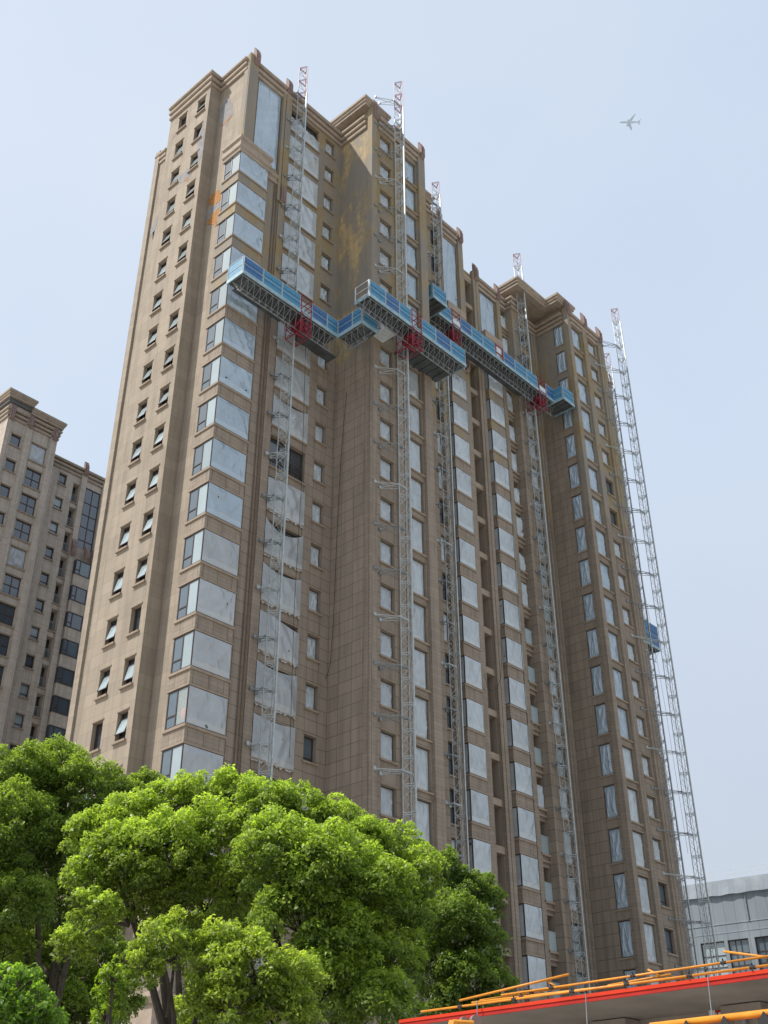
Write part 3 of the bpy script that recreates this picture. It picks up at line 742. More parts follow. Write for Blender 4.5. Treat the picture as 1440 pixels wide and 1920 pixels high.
def mast(x, y, z1, label, anchors, za, zb, ph=.62, red=3.2):
    """anchors: list of (X, Y) wall points tied at every storey between za and zb"""
    t = empty('climbing_mast', (x, y, 0)); Tm = Matrix.Translation((-x, -y, 0))
    tag(t, label, 'mast', 'lattice masts standing along the tower facade')
    a, b = MB(Tm), MB(Tm); lattice(a, b, x, y, 0.0, z1, red=red)
    a.build('mast_lattice', M_steel, t); b.build('top_section', M_redt, t)
    k = 0
    while L(k)+P*ph > za: k -= 1
    k += 1
    while L(k)+P*ph < zb:
        z = L(k)+P*ph; c = MB(Tm)
        c.box(x-.42, x+.42, y+.26, y+.36, z-.05, z+.05)
        for i, (ax, ay) in enumerate(anchors):
            dz = -.12*i
            c.tube((x-.36, y+.3, z), (ax, ay, z+dz), .028, 5)
            c.tube((x+.30, y+.3, z), (ax+.02, ay, z+dz-.05), .022, 5)
            c.box(ax-.09, ax+.09, ay-.09, ay+.01, z+dz-.1, z+dz+.1)
        c.build('wall_tie', M_steeld if k % 3 else M_steel, t); k += 1
    c = MB(Tm); pts = []
    for i in range(60):
        z = za+(zb-za)*i/59; pts.append((x+.42+.03*math.sin(i*1.7), y+.16+.05*math.sin(i*.9), z))
    c.path(pts, .014, 4); c.build('power_cable', M_cable, t)
    return t
mast(36.6, 41.7, 76.3, 'lattice mast with pink top beside the corner bays, leftmost of the row', [(35.85, 42.5), (36.2, 42.5)], 16, 74, .30)
mast(43.5, 38.1, 78.0, 'pale lattice mast in front of the protruding first wing, tallest of the row', [(41.92, 39.28), (42.5, 39.40)], 14, 76, .12)
mast(51.9, 41.45, 75.9, 'lattice mast in the narrow recess right behind the first wing', [(51.1, 42.03), (51.45, 42.03)], 14, 74, .40, 1.6)
mast(63.2, 41.35, 75.7, 'lattice mast between the second bay column and the right wing', [(62.8, 42.03), (63.7, 42.84)], 10, 71, .15, 1.6)
mast(73.95, 38.0, 74.1, 'free standing lattice mast against the sky, tied to the right edge of the tower', [(71.3, 39.41), (72.75, 39.22)], 10, 72, .10, 1.6)
mast(76.7, 41.0, 72.0, 'thin lattice mast half hidden behind the right edge of the tower', [(75.4, 41.89), (76.5, 41.89)], 10, 68, .5, 1.6)

def guard(t, T, x0, x1, y, h, m, name='guardrail_panel', blue=True, white=None):
    white = white or (M_rail if blue else M_white)
    b = MB(T)
    for x in (x0+.03, x1-.03): b.box(x-.025, x+.025, y-.03, y+.02, 0, h)
    for z in (h-.03, h*.5, .08): b.box(x0, x1, y-.02, y+.015, z-.02, z+.02)
    p = b.build(name, white, t)
    if blue:
        q = MB(T); q.box(x0+.06, x1-.06, y-.012, y-.004, .11, h-.05)
        q.m = 1
        for z in (h*.36, h*.66): q.box(x0+.06, x1-.06, y-.034, y-.014, z-.018, z+.018)
        q.build('blue_screen', [m, M_blued], p)
def deckrun(t, T, length, depth, panels, truss=True, tr0=0.0, tr1=None, ends=(True, True), h=1.25, endblue=(True, True), apex=.55, drop=.95):
    """local x runs along the outer edge, y towards the wall, z = 0 at the deck"""
    b = MB(T); b.box(0, length, .02, depth, -.07, 0)
    x = .25
    while x < length: b.box(x, x+.05, .05, depth-.02, -.16, -.072); x += .5
    b.build('deck', M_deck, t)
    e = MB(T); e.box(-.02, length+.02, -.05, .015, -.20, .05); e.build('edge_beam', M_edge, t)
    for s, x in ((0, 0), (1, length)):
        if ends[s]:
            e = MB(T); e.box(x-.03, x+.03, .02, depth, -.20, .05); e.build('edge_beam', M_edge, t)
            R_ = T @ Matrix.Translation((x, 0, 0)) @ Matrix.Rotation(math.pi/2, 4, 'Z')
            guard(t, R_, .05, depth-.02, 0, h, M_bluel, blue=endblue[s])
    for i, (a, c) in enumerate(panels): guard(t, T, a, c, 0, h, M_blued if (i*5+int(length)) % 3 == 2 else M_bluel)
    if truss:
        tr1 = length if tr1 is None else tr1
        q = MB(T); top = [(.14, -.2), (depth*.72, -.2)]; bot = (apex, -.2-drop)
        for y_, z_ in top+[bot]: q.tube((tr0, y_, z_), (tr1, y_, z_), .035, 5)
        n = max(1, int((tr1-tr0)/.5)); st = (tr1-tr0)/n
        for i in range(n):
            xa = tr0+i*st
            for y_, z_ in top:
                q.tube((xa, y_, z_), (xa+st/2, *bot), .017, 4, caps=False); q.tube((xa+st/2, *bot), (xa+st, y_, z_), .017, 4, caps=False)
            q.tube((xa, *top[0]), (xa, *top[1]), .017, 4, caps=False)
        q.build('truss', M_steeld, t)
def drive(t, T, w_=.95, sign=True):
    b = MB(T)
    for x in (0, w_):
        for y in (-.05, 1.3):
            b.tube((x, y, -1.7), (x, y, 1.35), .035, 5)
    for z in (-1.7, -.9, -.1, .45, .9, 1.35):
        b.tube((0, -.05, z), (w_, -.05, z), .028, 5); b.tube((0, 1.3, z), (w_, 1.3, z), .028, 5)
        for x in (0, w_): b.tube((x, -.05, z), (x, 1.3, z), .028, 5)
    for z in (-1.7, -.9): b.tube((0, -.05, z), (w_, -.05, z+.8), .022, 4); b.tube((w_, -.05, z), (0, -.05, z+.8), .022, 4)
    for x in (0, w_): b.tube((x, -.05, -1.7), (x, 1.3, -.9), .022, 4); b.tube((x, 1.3, -1.7), (x, -.05, -.9), .022, 4)
    p = b.build('drive_unit', M_red, t)
    q = MB(T); q.box(.18, w_-.18, .3, .75, -1.1, -.35); q.box(.25, w_-.25, .753, 1.1, -.9, -.2)
    q.build('motor_box', M_redd, p)
    q = MB(T)
    for x in (.25, w_-.25): q.tube((x, .15, -1.35), (x, .15, -.75), .11, 10)
    q.tube((.1, .5, -1.5), (w_-.1, .5, -1.5), .09, 8); q.build('gear_motor', M_redd, p)
    if sign:
        q = MB(T); q.box(.06, w_-.06, -.10, -.085, -.02, .42); q.build('cover_plate', M_white, p)

grp = 'work platforms hanging on the masts'
Pm = empty('work_platform', (31.15, 40.2, 50.2)); I = Matrix.Identity(4)
tag(Pm, 'leftmost blue railed work platform, wrapping the corner bays and turning into the wing recess', 'work platform', grp)
deckrun(Pm, I, 8.2, 1.5, [(0, 1.6), (1.6, 3.2), (3.2, 4.8), (5.8, 7.2), (7.2, 8.18)], tr0=.1, ends=(True, False))
T2 = Matrix.Translation((8.2, 0, -.02)) @ Matrix.Rotation(-math.pi/2, 4, 'Z')
deckrun(Pm, T2, 2.2, 1.5, [(.04, 1.35), (1.35, 2.18)], tr0=.0, tr1=2.2, ends=(False, True))
drive(Pm, Matrix.Translation((4.85, 0, 0)), .9, False)
q = MB(); q.box(6.0, 9.6, 1.5, 2.3, -.12, -.07); q.box(.6, 4.6, 1.5, 1.75, -.12, -.07); q.build('outrigger_planks', M_deck, Pm)

Pm = empty('work_platform', (38.55, 36.6, 51.1))
tag(Pm, 'work platform in front of the first wing, its left end railed in open white', 'work platform', grp)
deckrun(Pm, I, 9.7, 1.3, [(0, 1.5), (1.5, 2.85), (2.85, 4.0), (5.05, 6.5), (6.5, 8.1), (8.1, 9.68)], tr0=-.25, ends=(True, True), endblue=(False, True))
drive(Pm, Matrix.Translation((4.05, 0, 0)), .95, False)
q = MB(); q.box(5.3, 9.65, 1.3, 2.68, -.14, -.07)
for i in range(7): q.box(5.35+i*.62, 5.5+i*.62, 1.3, 2.72, -.22, -.142)
q.build('outrigger_planks', M_deck, Pm)
q = MB(); q.box(3.0, 4.0, 1.35, 2.55, -.12, -.06); q.box(3.1, 3.9, 1.5, 2.4, -.05, .15); q.build('outrigger_planks', M_white, Pm)

Pm = empty('work_platform', (50.0, 40.3, 59.4))
tag(Pm, 'longest blue railed work platform, from the first wing to the right wing', 'work platform', grp)
deckrun(Pm, I, 15.4, 1.2, [(0, 1.6), (2.7, 4.1), (4.1, 5.5), (5.5, 7.1), (8.2, 9.7), (9.7, 11.3), (11.3, 12.8), (14.0, 15.3)], tr0=0, ends=(False, False))
drive(Pm, Matrix.Translation((1.65, 0, 0)), .95); drive(Pm, Matrix.Translation((12.9, 0, 0)), .95)
gt = MB(); gt.box(7.15, 7.2, -.04, .02, 0, 1.3); gt.box(8.1, 8.15, -.04, .02, 0, 1.3); gt.box(7.15, 8.15, -.05, .02, 1.2, 1.35); gt.box(7.15, 8.15, -.05, .02, .45, .52)
gp = gt.build('gate', M_red, Pm); gt = MB(); gt.box(7.3, 7.9, -.02, -.01, .62, 1.15); gt.build('notice_board', M_white, gp)
for bx in (-1.75, 15.0):
    T3 = Matrix.Translation((bx, -1.0, -.15)); deckrun(Pm, T3, 1.6, 2.0, [(0, 1.58)], truss=False, ends=(True, True))
q = MB(); q.box(5.0, 12.5, 1.2, 1.75, -.12, -.07); q.build('outrigger_planks', M_deck, Pm)

Pm = empty('work_platform', (84.9, 46.0, 46.2))
tag(Pm, 'small far blue work platform hanging low behind the free standing mast', 'work platform', grp)
deckrun(Pm, I, 3.4, 2.4, [(0, 1.7), (1.7, 3.38)], ends=(False, True), h=2.3)

# hanging hoses and ropes
def hang(name, pts, r, m, label, cat, grp_=None):
    b = MB(); b.path([tuple(p) for p in pts], r, 5); o = b.build(name, m); tag(o, label, cat, grp_); return o
hp = [(650, 735), (645, 790), (640, 850), (636, 920), (632, 1000), (628, 1100), (624, 1180), (620, 1235), (616, 1258), (611, 1272), (607, 1273), (604, 1266), (602, 1245), (603, 1200), (606, 1120), (610, 1010), (614, 900), (617, 800), (620, 720)]
hang('hose', [on_x(px, py, 41.50) for px, py in hp], .016, M_cable, 'long black hose hanging in a loop down the side of the first wing', 'hose')
hang('hose', [on_y(px, py, 42.15) for px, py in [(938, 1180), (941, 1230), (939, 1270), (932, 1292), (922, 1296), (913, 1288), (908, 1262)]], .016, M_cable, 'short black hose loop hanging from the loggia openings', 'hose')
hang('rope', [(60.05, 41.9, 58.0), (60.0, 41.95, 40), (60.02, 41.9, 20), (60.0, 41.9, 2)], .018, M_cable, 'black rope hanging in front of the second bay column', 'rope')
hang('rope', [on_y(573, 650, 42.2), on_y(566, 900, 42.2), on_y(552, 1130, 42.2), on_y(543, 1420, 42.2)], .014, M_cable, 'thin dark rope hanging down the wide sheeted windows', 'rope')
hang('rope', [on_y(1188, 1010, 38.6), on_y(1222, 1180, 38.6), on_y(1248, 1330, 38.6), on_y(1290, 1600, 38.6)], .012, M_steeld, 'thin grey rope hanging beside the free standing mast', 'rope')

# red cushion behind the one clear bay pane
def lumpy(r, sx, sy, sz, seed, n=14):
    b = MB(); vs = []
    for j in range(n+1):
        for i in range(n):
            th, ph_ = math.pi*j/n, 2*math.pi*i/n
            d = Vector((math.sin(th)*math.cos(ph_), math.sin(th)*math.sin(ph_), math.cos(th)))
            k = 1+.16*noise.noise(d*2.2+Vector((seed, 0, 0)))
            vs.append((d.x*r*sx*k, d.y*r*sy*k, d.z*r*sz*k))
    b.add(vs, [(j*n+i, j*n+(i+1) % n, (j+1)*n+(i+1) % n, (j+1)*n+i) for j in range(n) for i in range(n)]); return b
o = lumpy(.26, .35, .8, 1.15, 3).build('cushion', simple('red_cloth', (.62, .05, .035), .7), None, True); o.location = (31.78, 42.62, L(0)+P*.25+.62)
tag(o, 'red cushion standing behind the clear side pane of a low corner bay window', 'cushion')

# ------------------------------------------------------------------ neighbouring tower, far left
main_tower = tower; L0_main = L0
bgt = empty('apartment_tower', (0, 0, 0)); tower = bgt
tag(bgt, 'beige apartment tower with bare dark windows standing behind at the far left', 'apartment tower')
bw = (M_bgwall, 'front_wall')
def bcol(a0, a1, zt0, zt1, n, d=.25): return [(a0, a1, zt0-P*i, zt1-P*i, d) for i in range(n)]
o1 = bcol(42.05, 43.15, 66.7, 68.05, 19); o2 = bcol(44.35, 46.1, 65.98, 68.1, 19)
fac(bw, 'F', 89.3, 41.3, 47.0, 0, 71.9, o1+o2, joints=[42.05, 43.15, 43.6, 44.35, 46.1])
fac(bw, 'X', 41.3, -96, -89.3, 0, 71.9, [], joints=[-95, -94, -93, -92, -91, -90])
wbox(bw, 46.95, 47.0, 89.31, 92.8, 0, 71.0)
o3 = bcol(49.88, 50.8, 67.35, 68.72, 19); o4 = bcol(51.7, 52.42, 65.88, 68.2, 19, .8); o5 = [(53.25, 55.15, 61.0, 68.4, .12)]
fac(bw, 'F', 92.8, 47.0, 60, 0, 70.4, o3+o4+o5, joints=[48.4, 49.88, 50.8, 51.7, 52.42, 53.2, 55.2])
M_bgl = glass_mat('blue_grey_glass', (.07, .09, .115)); 
for o in o1: add_window('casement_window', 'F', 89.3, o[0], 1.1, o[2], o[3]-o[2], .22, 'b1', (), (), M_bgl)
for o in o2: add_window('tall_window', 'F', 89.3, o[0], 1.75, o[2], o[3]-o[2], .2, 'b2', (.87,), [(1.05, .05, 1.7)], M_bgl, M_filmd, filmp=.08)
for o in o3: add_window('casement_window', 'F', 92.8, o[0], .92, o[2], o[3]-o[2], .22, 'b3', (), [(.4, .05, .87)], M_bgl if RW.random() < .5 else M_glassp)
rail = MB()
for i in range(7): rail.box(.02+i*.11, .045+i*.11, -.72, -.70, 0, 1.0)
rail.box(0, .72, -.73, -.69, 1.0, 1.05); rail.box(0, .72, -.73, -.69, .05, .08); rail = rail.mesh('balcony_rail', M_steeld)
for o in o4:
    w0 = add_window('balcony', 'F', 92.8, o[0], .72, o[2], o[3]-o[2], .78, 'b4', (.36,), (), M_bgl, sill=True); inst('balcony_rail', rail, w0)
pn = place('glass_panel', 'F', 92.8, 53.25, 61.0, .1, frame_mesh('b5', 1.9, 7.4, (.95,), [(z, .05, 1.85) for z in (1.0, 2.6, 4.1, 5.6)], .07)); inst('pane', pane_mesh('b5', 1.9, 7.4, M_bgl), pn)
for i in range(17):
    z0 = 57.68-P*i; b = MB(); b.box(53.3, 55.1, 92.4, 92.9, z0-1.35, z0-.03); b.build('spandrel', M_bgwall, tower)
    fo = place('bay_window', 'F', 92.4, 53.3, z0, .0, frame_mesh('b6', 1.8, 1.66, (.55,), [(.5, .05, .55)], .07)); inst('pane', pane_mesh('b6', 1.8, 1.66, M_bgl if i % 3 else M_glassd), fo)
    b = MB(); b.box(0, .05, .05, .45, 0, 1.66); inst('side_pane', b.mesh('side_pane', M_bgl), fo)
def bb(name, m, *a): b = MB(); b.box(*a); b.build(name, m, tower)
for a in ((41.28, 41.7, 89.14, 89.3, 0, 71.2), (43.4, 44.1, 89.14, 89.3, 0, 71.2), (46.3, 47.0, 89.14, 89.3, 0, 71.2), (52.5, 53.15, 92.62, 92.8, 0, 70), (48.0, 49.6, 92.74, 92.8, 0, 69), (55.2, 55.9, 92.62, 92.8, 0, 70)): bb('pilaster', M_bgwall, *a)
cbands([(41.3, 96), (41.3, 89.3), (47.0, 89.3), (47.0, 92)], 69.6, gap=.2); cbands([(47.0, 92.8), (60, 92.8)], 69.2, gap=.2)
ccrown([(40.9, 97), (40.9, 88.95), (43.6, 88.95), (43.6, 92)], 71.9, .1); ccrown([(43.6, 88.95), (47.3, 88.95), (47.3, 96)], 71.0, .05)
bb('roof', M_roof, 41.0, 47.2, 89.1, 97, 71.4, 71.9)
for x, y, z0, z1 in ((41.6, 89.1, 69.4, 71.3), (43.75, 89.1, 69.4, 71.3), (46.65, 89.1, 69.4, 71.3), (52.8, 92.6, 69.6, 71.4), (52.8, 92.5, 59.6, 61.6), (54.3, 92.3, 59.6, 61.2), (55.2, 92.3, 59.6, 61.2)): finial(x, y, z0, z1, .5)
core = MB(); core.prism([(41.6, 95.9), (41.6, 90.4), (46.6, 90.4), (46.6, 93.9), (59.9, 93.9), (59.9, 95.9)], .2, 69.5); core.build('light_block_core', M_dark, tower)  # added solid core that blocks daylight through the rooms
tower = main_tower

# ------------------------------------------------------------------ grey metal clad hall at the right
hall = empty('grey_hall', (110, 64, 0), math.atan2(-.987, .16)); 
tag(hall, 'low grey metal clad hall with a railed roof behind the free standing mast', 'building')
m, n, b = mat('grey_cladding')
uvn = nd(n, 'TexCoord'); sx = nd(n, 'SeparateXYZ'); lk(n, uvn.outputs['Object'], sx.inputs[0])
rib = math_(n, 'GREATER_THAN', math_(n, 'ABSOLUTE', math_(n, 'SUBTRACT', math_(n, 'FRACT', math_(n, 'MULTIPLY', sx.outputs[0], .9)), .5)), .47)
c = ramp(n, noise_(n, .5, 5, .65, stretch=(1, 1, .3)), [(.3, (.17, .21, .24)), (.7, (.235, .28, .315))])
lk(n, mixc(n, rib, c, (.15, .165, .18)), b.inputs['Base Color']); b.inputs['Roughness'].default_value = .5; M_clad = m
M_clad2 = simple('pale_parapet_cladding', (.27, .315, .36), .5, 0, .15, .7)
HX = lambda px: (64-on_x(px, 1700, 110.6).y)/.987
wins = [(HX(1300), HX(1341), 21.3, 24.8, .3), (HX(1347), HX(1383), 21.3, 24.8, .3), (HX(1394), HX(1437), 21.3, 24.8, .3), (HX(1452), HX(1490), 21.3, 24.8, .3)]
w5 = MB(); facade(w5, 'F', 0, -6, 45, 0, 29.2, wins+[(a, b_, 15.5, 19, .3) for a, b_, *_ in wins]); w5.build('wall', M_clad, hall)
b = MB(); b.box(-6, 45, .02, 20, 29.0, 29.3); b.build('roof', M_roof, hall)
b = MB(); pts = [(x*.35-6, -.30-.05*math.sin(x*1.3)) for x in range(146)]
b.add([(x, y, 29.15+.03*math.sin(i)) for i, (x, y) in enumerate(pts)]+[(x, y*.6, 30.65) for x, y in pts]+[(x, .1, 30.65) for x, y in pts], [(i, i+1, 147+i, 146+i) for i in range(145)]+[(146+i, 147+i, 293+i, 292+i) for i in range(145)]); b.build('parapet', M_clad2, hall)
for z, o_ in ((26.35, .05), (25.5, .03)): b = MB(); b.box(-6, 45, -o_, -.002, z, z+.08); b.build('seam', M_clad2, hall)
b = MB(); b.tube((HX(1390), -.08, 26.4), (HX(1390), -.08, 29.1), .06, 6); b.build('downpipe', M_steeld, hall)
b = MB()
for i in range(26): b.tube((-5+i*1.9, .2, 30.6), (-5+i*1.9, .2, 31.7), .025, 4)
for z in (31.2, 31.7): b.tube((-6, .2, z), (45, .2, z), .02, 4)
b.build('roof_railing', M_white, hall)
for a_, b_, z0, z1, d in wins+[(a, b_, 15.5, 19, .3) for a, b_, *_ in wins]:
    ww = b_-a_; fo = inst('window', frame_mesh('hall', ww, z1-z0, (ww*.33, ww*.6), [((z1-z0)*.3, .05, ww-.05), ((z1-z0)*.62, .05, ww-.05)], .09), hall, (a_, .28, z0)); inst('pane', pane_mesh('hall', ww, z1-z0, M_glassp if a_ < HX(1345) or z0 < 20 else M_glassd), fo)

# ------------------------------------------------------------------ red edged canopy with scaffold poles in the foreground
SX = 13.0
zt = on_x(1440, 1816.5, SX).z; zb_ = on_x(1440, 1833, SX).z; YA, YB = -4.0, on_x(748, 1904, SX).y
shed = empty('canopy_shed', (SX, 4, 0)); Ts = Matrix.Translation((-SX, -4, 0))
tag(shed, 'single storey shed with a red roof edge in the lower right foreground', 'shed')
M_fasc = simple('red_fascia', (.58, .045, .018), .65, 0, .12, 2, .15); M_fasc2 = simple('dark_red_fascia', (.40, .03, .024), .7, 0, .15, 2, .15)
M_yel = simple('yellow_pole_paint', (.62, .25, .025), .45, 0, .22, 5, .4); M_sof = simple('soffit_sheet', (.22, .205, .19), .8, 0, .2, 1.2); M_shw = simple('shed_wall', (.24, .21, .19), .85, 0, .2, 1.0)
b = MB(Ts); hm = (zt+zb_)/2
b.box(SX, SX+.03, YA, YB, hm+.004, zt); b.m = 1; b.box(SX+.01, SX+.04, YA, YB, zb_, hm); b.build('fascia', [M_fasc, M_fasc2], shed)
b = MB(Ts); b.box(SX+.041, SX+6.5, YA, YB-.02, zb_+.01, zt-.01); b.build('roof', M_sof, shed)
b = MB(Ts); b.box(SX+1.9, SX+2.1, YA, YB-.3, 0, zb_+.008); b.build('wall', M_shw, shed)
for y_ in (-2.0, on_x(1400, 1880, SX+1.7).y, on_x(1150, 1880, SX+1.7).y, on_x(955, 1900, SX+1.7).y):
    b = MB(Ts); b.box(SX+1.6, SX+1.898, y_-.16, y_+.16, 0, zb_); b.box(SX+1.5, SX+1.898, y_-.28, y_+.28, zb_-.16, zb_-.004); b.build('column', M_shw, shed)
    b = MB(Ts); b.tube((SX+1.55, y_, 0), (SX+1.55, y_, zb_-.17), .035, 6); b.build('pipe', M_steeld, shed)
ps = on_x(1351, 1901.5, SX+1.88); b = MB(Ts); b.box(SX+1.86, SX+1.898, ps.y-.10, ps.y+.10, ps.z-.055, ps.z+.055); sg = b.build('red_sign', M_fasc2, shed)
b = MB(Ts)
for i in (-1, 0, 1): b.box(SX+1.852, SX+1.858, ps.y+i*.055-.016, ps.y+i*.055+.016, ps.z-.018, ps.z+.018)
b.build('lettering', M_white, sg)
ps = on_x(1338, 1902, SX+1.88); b = MB(Ts); b.box(SX+1.84, SX+1.898, ps.y-.045, ps.y+.045, ps.z-.06, ps.z+.06); b.build('switch_box', M_white, shed)
M_clamp = simple('black_clamp', (.03, .03, .032), .6)
def pole(p0, p1, label, clamps=(), r=.026, m_=None):
    r *= .55
    p0, p1 = Vector(p0), Vector(p1); t = empty('scaffold_pole', p0); tag(t, label, 'scaffold pole', 'orange scaffold poles on the canopy edge')
    Tp = Matrix.Translation(-p0); b = MB(Tp); b.tube(p0, p1, r, 10); b.build('tube', m_ or M_yel, t, True)
    for c_ in clamps:
        p = p0.lerp(p1, c_); b = MB(Tp); b.tube(p-(p1-p0).normalized()*.035, p+(p1-p0).normalized()*.035, r*1.5, 8); b.tube(p, p+Vector((-.02, 0, .045)), .009, 5); b.tube(p, p+Vector((-.03, 0, -.04)), .009, 5)
        b.build('clamp', M_clamp, t)
q = lambda px, py, dx=0.0: on_x(px, py, SX+dx)
pole(q(790, 1897, .02), q(1470, 1806, .02), 'long orange pole lying along the red roof edge, lowest and longest', (.13, .30, .47, .62, .78, .93), .028)
pole(q(885, 1880, .10), q(1300, 1831, .10), 'orange pole lying on the roof edge, second from the bottom in the middle', (.25, .6), .026)
pole(q(940, 1866, .16), q(1480, 1787, .16), 'long upper orange pole running to the right edge of the picture', (.2, .5, .8), .026)
pole(q(862, 1876, .22), q(1066, 1827, .22), 'orange pole with its right end raised above the shed roof, nearest the trees', (), .03)
pole(q(1024, 1838, .24), q(1046, 1852, .24), 'short orange stub crossing under the raised pole', (), .026)
pole(q(900, 1876, .28), q(1066, 1850, .28), 'orange pole just below the raised one on the left part of the roof', (.6,), .026)
pole(q(1215, 1818, .24), q(1240, 1832, .24), 'short orange stub poking up in the middle of the roof edge', (), .024)
pole(q(1357, 1784, .24), q(1470, 1799, .24), 'orange pole pointing left against the grey hall', (), .026)
pole(q(1140, 1848, .30), q(1258, 1827, .30), 'orange pole in the middle of the roof edge with a cut end', (.3,), .026)
for px, y0, y1 in ((895, 1876, 1919), (1098, 1862, 1930), (1327, 1830, 1905)):
    a_ = q(px, y0, -.05); c_ = q(px+10, y1, -.05); b = MB(); b.tube(a_, (a_.x, a_.y+.02, max(c_.z, 2.2)), .008, 5)
    tag(b.build('cord', M_steeld), {895: 'thin cord dangling from the left part of the red roof edge', 1098: 'thin cord dangling from the middle of the red roof edge', 1327: 'thin cord dangling beside the small red sign'}[px], 'cord')
# nearer yellow pipe with black gussets, lower right corner
pa, pb = on_z(1240, 1917, 3.05), on_z(1440, 1904, 3.05); pb.x = pa.x = (pa.x+pb.x)/2
t = empty('pipe_canopy', (pa.x, pa.y, 0)); tag(t, 'yellow pipe with black triangular gussets over red sheet in the bottom right corner', 'canopy'); Tp = Matrix.Translation((-pa.x, -pa.y, 0))
b = MB(Tp); b.tube((pa.x, pa.y+.2, 3.05), (pa.x, pb.y-3, 3.05), .030, 12); b.build('pipe', M_yel, t, True)
for px in (1285, 1357, 1433, 1512, 1600):
    y_ = on_x(px, 1912, pa.x-.05).y; b = MB(Tp); b.add([(pa.x-.05, y_-.09, 2.93), (pa.x-.05, y_+.09, 2.93), (pa.x-.05, y_, 3.06), (pa.x-.031, y_-.09, 2.93), (pa.x-.031, y_+.09, 2.93), (pa.x-.031, y_, 3.06)], [(0, 1, 2), (3, 5, 4), (0, 3, 4, 1), (1, 4, 5, 2), (2, 5, 3, 0)]); b.build('gusset', M_clamp, t)
b = MB(Tp); b.box(pa.x-.03, pa.x+.5, pa.y+.2, pb.y-3, 2.86, 2.93); b.build('red_sheet', M_fasc, t)
for y_ in (pa.y-.1, pb.y-2.5): b = MB(Tp); b.tube((pa.x+.2, y_, 0), (pa.x+.2, y_, 2.86), .05, 8); b.build('post', M_steeld, t)
# crane tip
pc = at_dist(868, 1914, 11); t = empty('crane_tip', (pc.x, pc.y, 0)); tag(t, 'tip of a small yellow crane arm with brown sheaves at the bottom edge', 'crane'); Tp = Matrix.Translation((-pc.x, -pc.y, 0))
b = MB(Tp); b.tube((pc.x-.12, pc.y, pc.z-.02), (pc.x-.9, pc.y+.5, 0), .05, 8); b.tube((pc.x-.14, pc.y, pc.z-.03), (pc.x+.04, pc.y-.08, pc.z-.03), .03, 8); b.build('arm', M_yel, t)
for dx, r_ in ((.0, .035), (.075, .05)):
    b = MB(Tp); b.tube((pc.x+dx, pc.y-.02-dx, pc.z+.0), (pc.x+dx+.02, pc.y+.02-dx, pc.z+.0), r_, 12); b.build('sheave', M_finial, t)

# ------------------------------------------------------------------ trees
def leaf_mat(name, a, b_, trans=.55):
    m = bpy.data.materials.new(name); m.use_nodes = True; n = m.node_tree; n.nodes.clear()
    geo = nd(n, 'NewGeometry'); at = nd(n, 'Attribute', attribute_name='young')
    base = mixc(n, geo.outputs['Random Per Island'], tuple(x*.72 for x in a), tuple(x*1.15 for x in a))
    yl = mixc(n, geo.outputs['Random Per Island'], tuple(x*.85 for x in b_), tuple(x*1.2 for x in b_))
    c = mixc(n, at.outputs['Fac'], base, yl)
    pb = nd(n, 'BsdfPrincipled'); lk(n, c, pb.inputs['Base Color']); pb.inputs['Roughness'].default_value = .45; pb.inputs['Specular IOR Level'].default_value = .4
    tr = nd(n, 'BsdfTranslucent'); lk(n, mixc(n, 1.0, c, (1.45, 1.5, .8), 'MULTIPLY'), tr.inputs[0])
    mx = nd(n, 'MixShader'); mx.inputs[0].default_value = trans; lk(n, pb.outputs[0], mx.inputs[1]); lk(n, tr.outputs[0], mx.inputs[2])
    o = nd(n, 'OutputMaterial'); lk(n, mx.outputs[0], o.inputs[0]); return m
M_bark = simple('dark_bark', (.055, .045, .036), .95, 0, .3, 6)

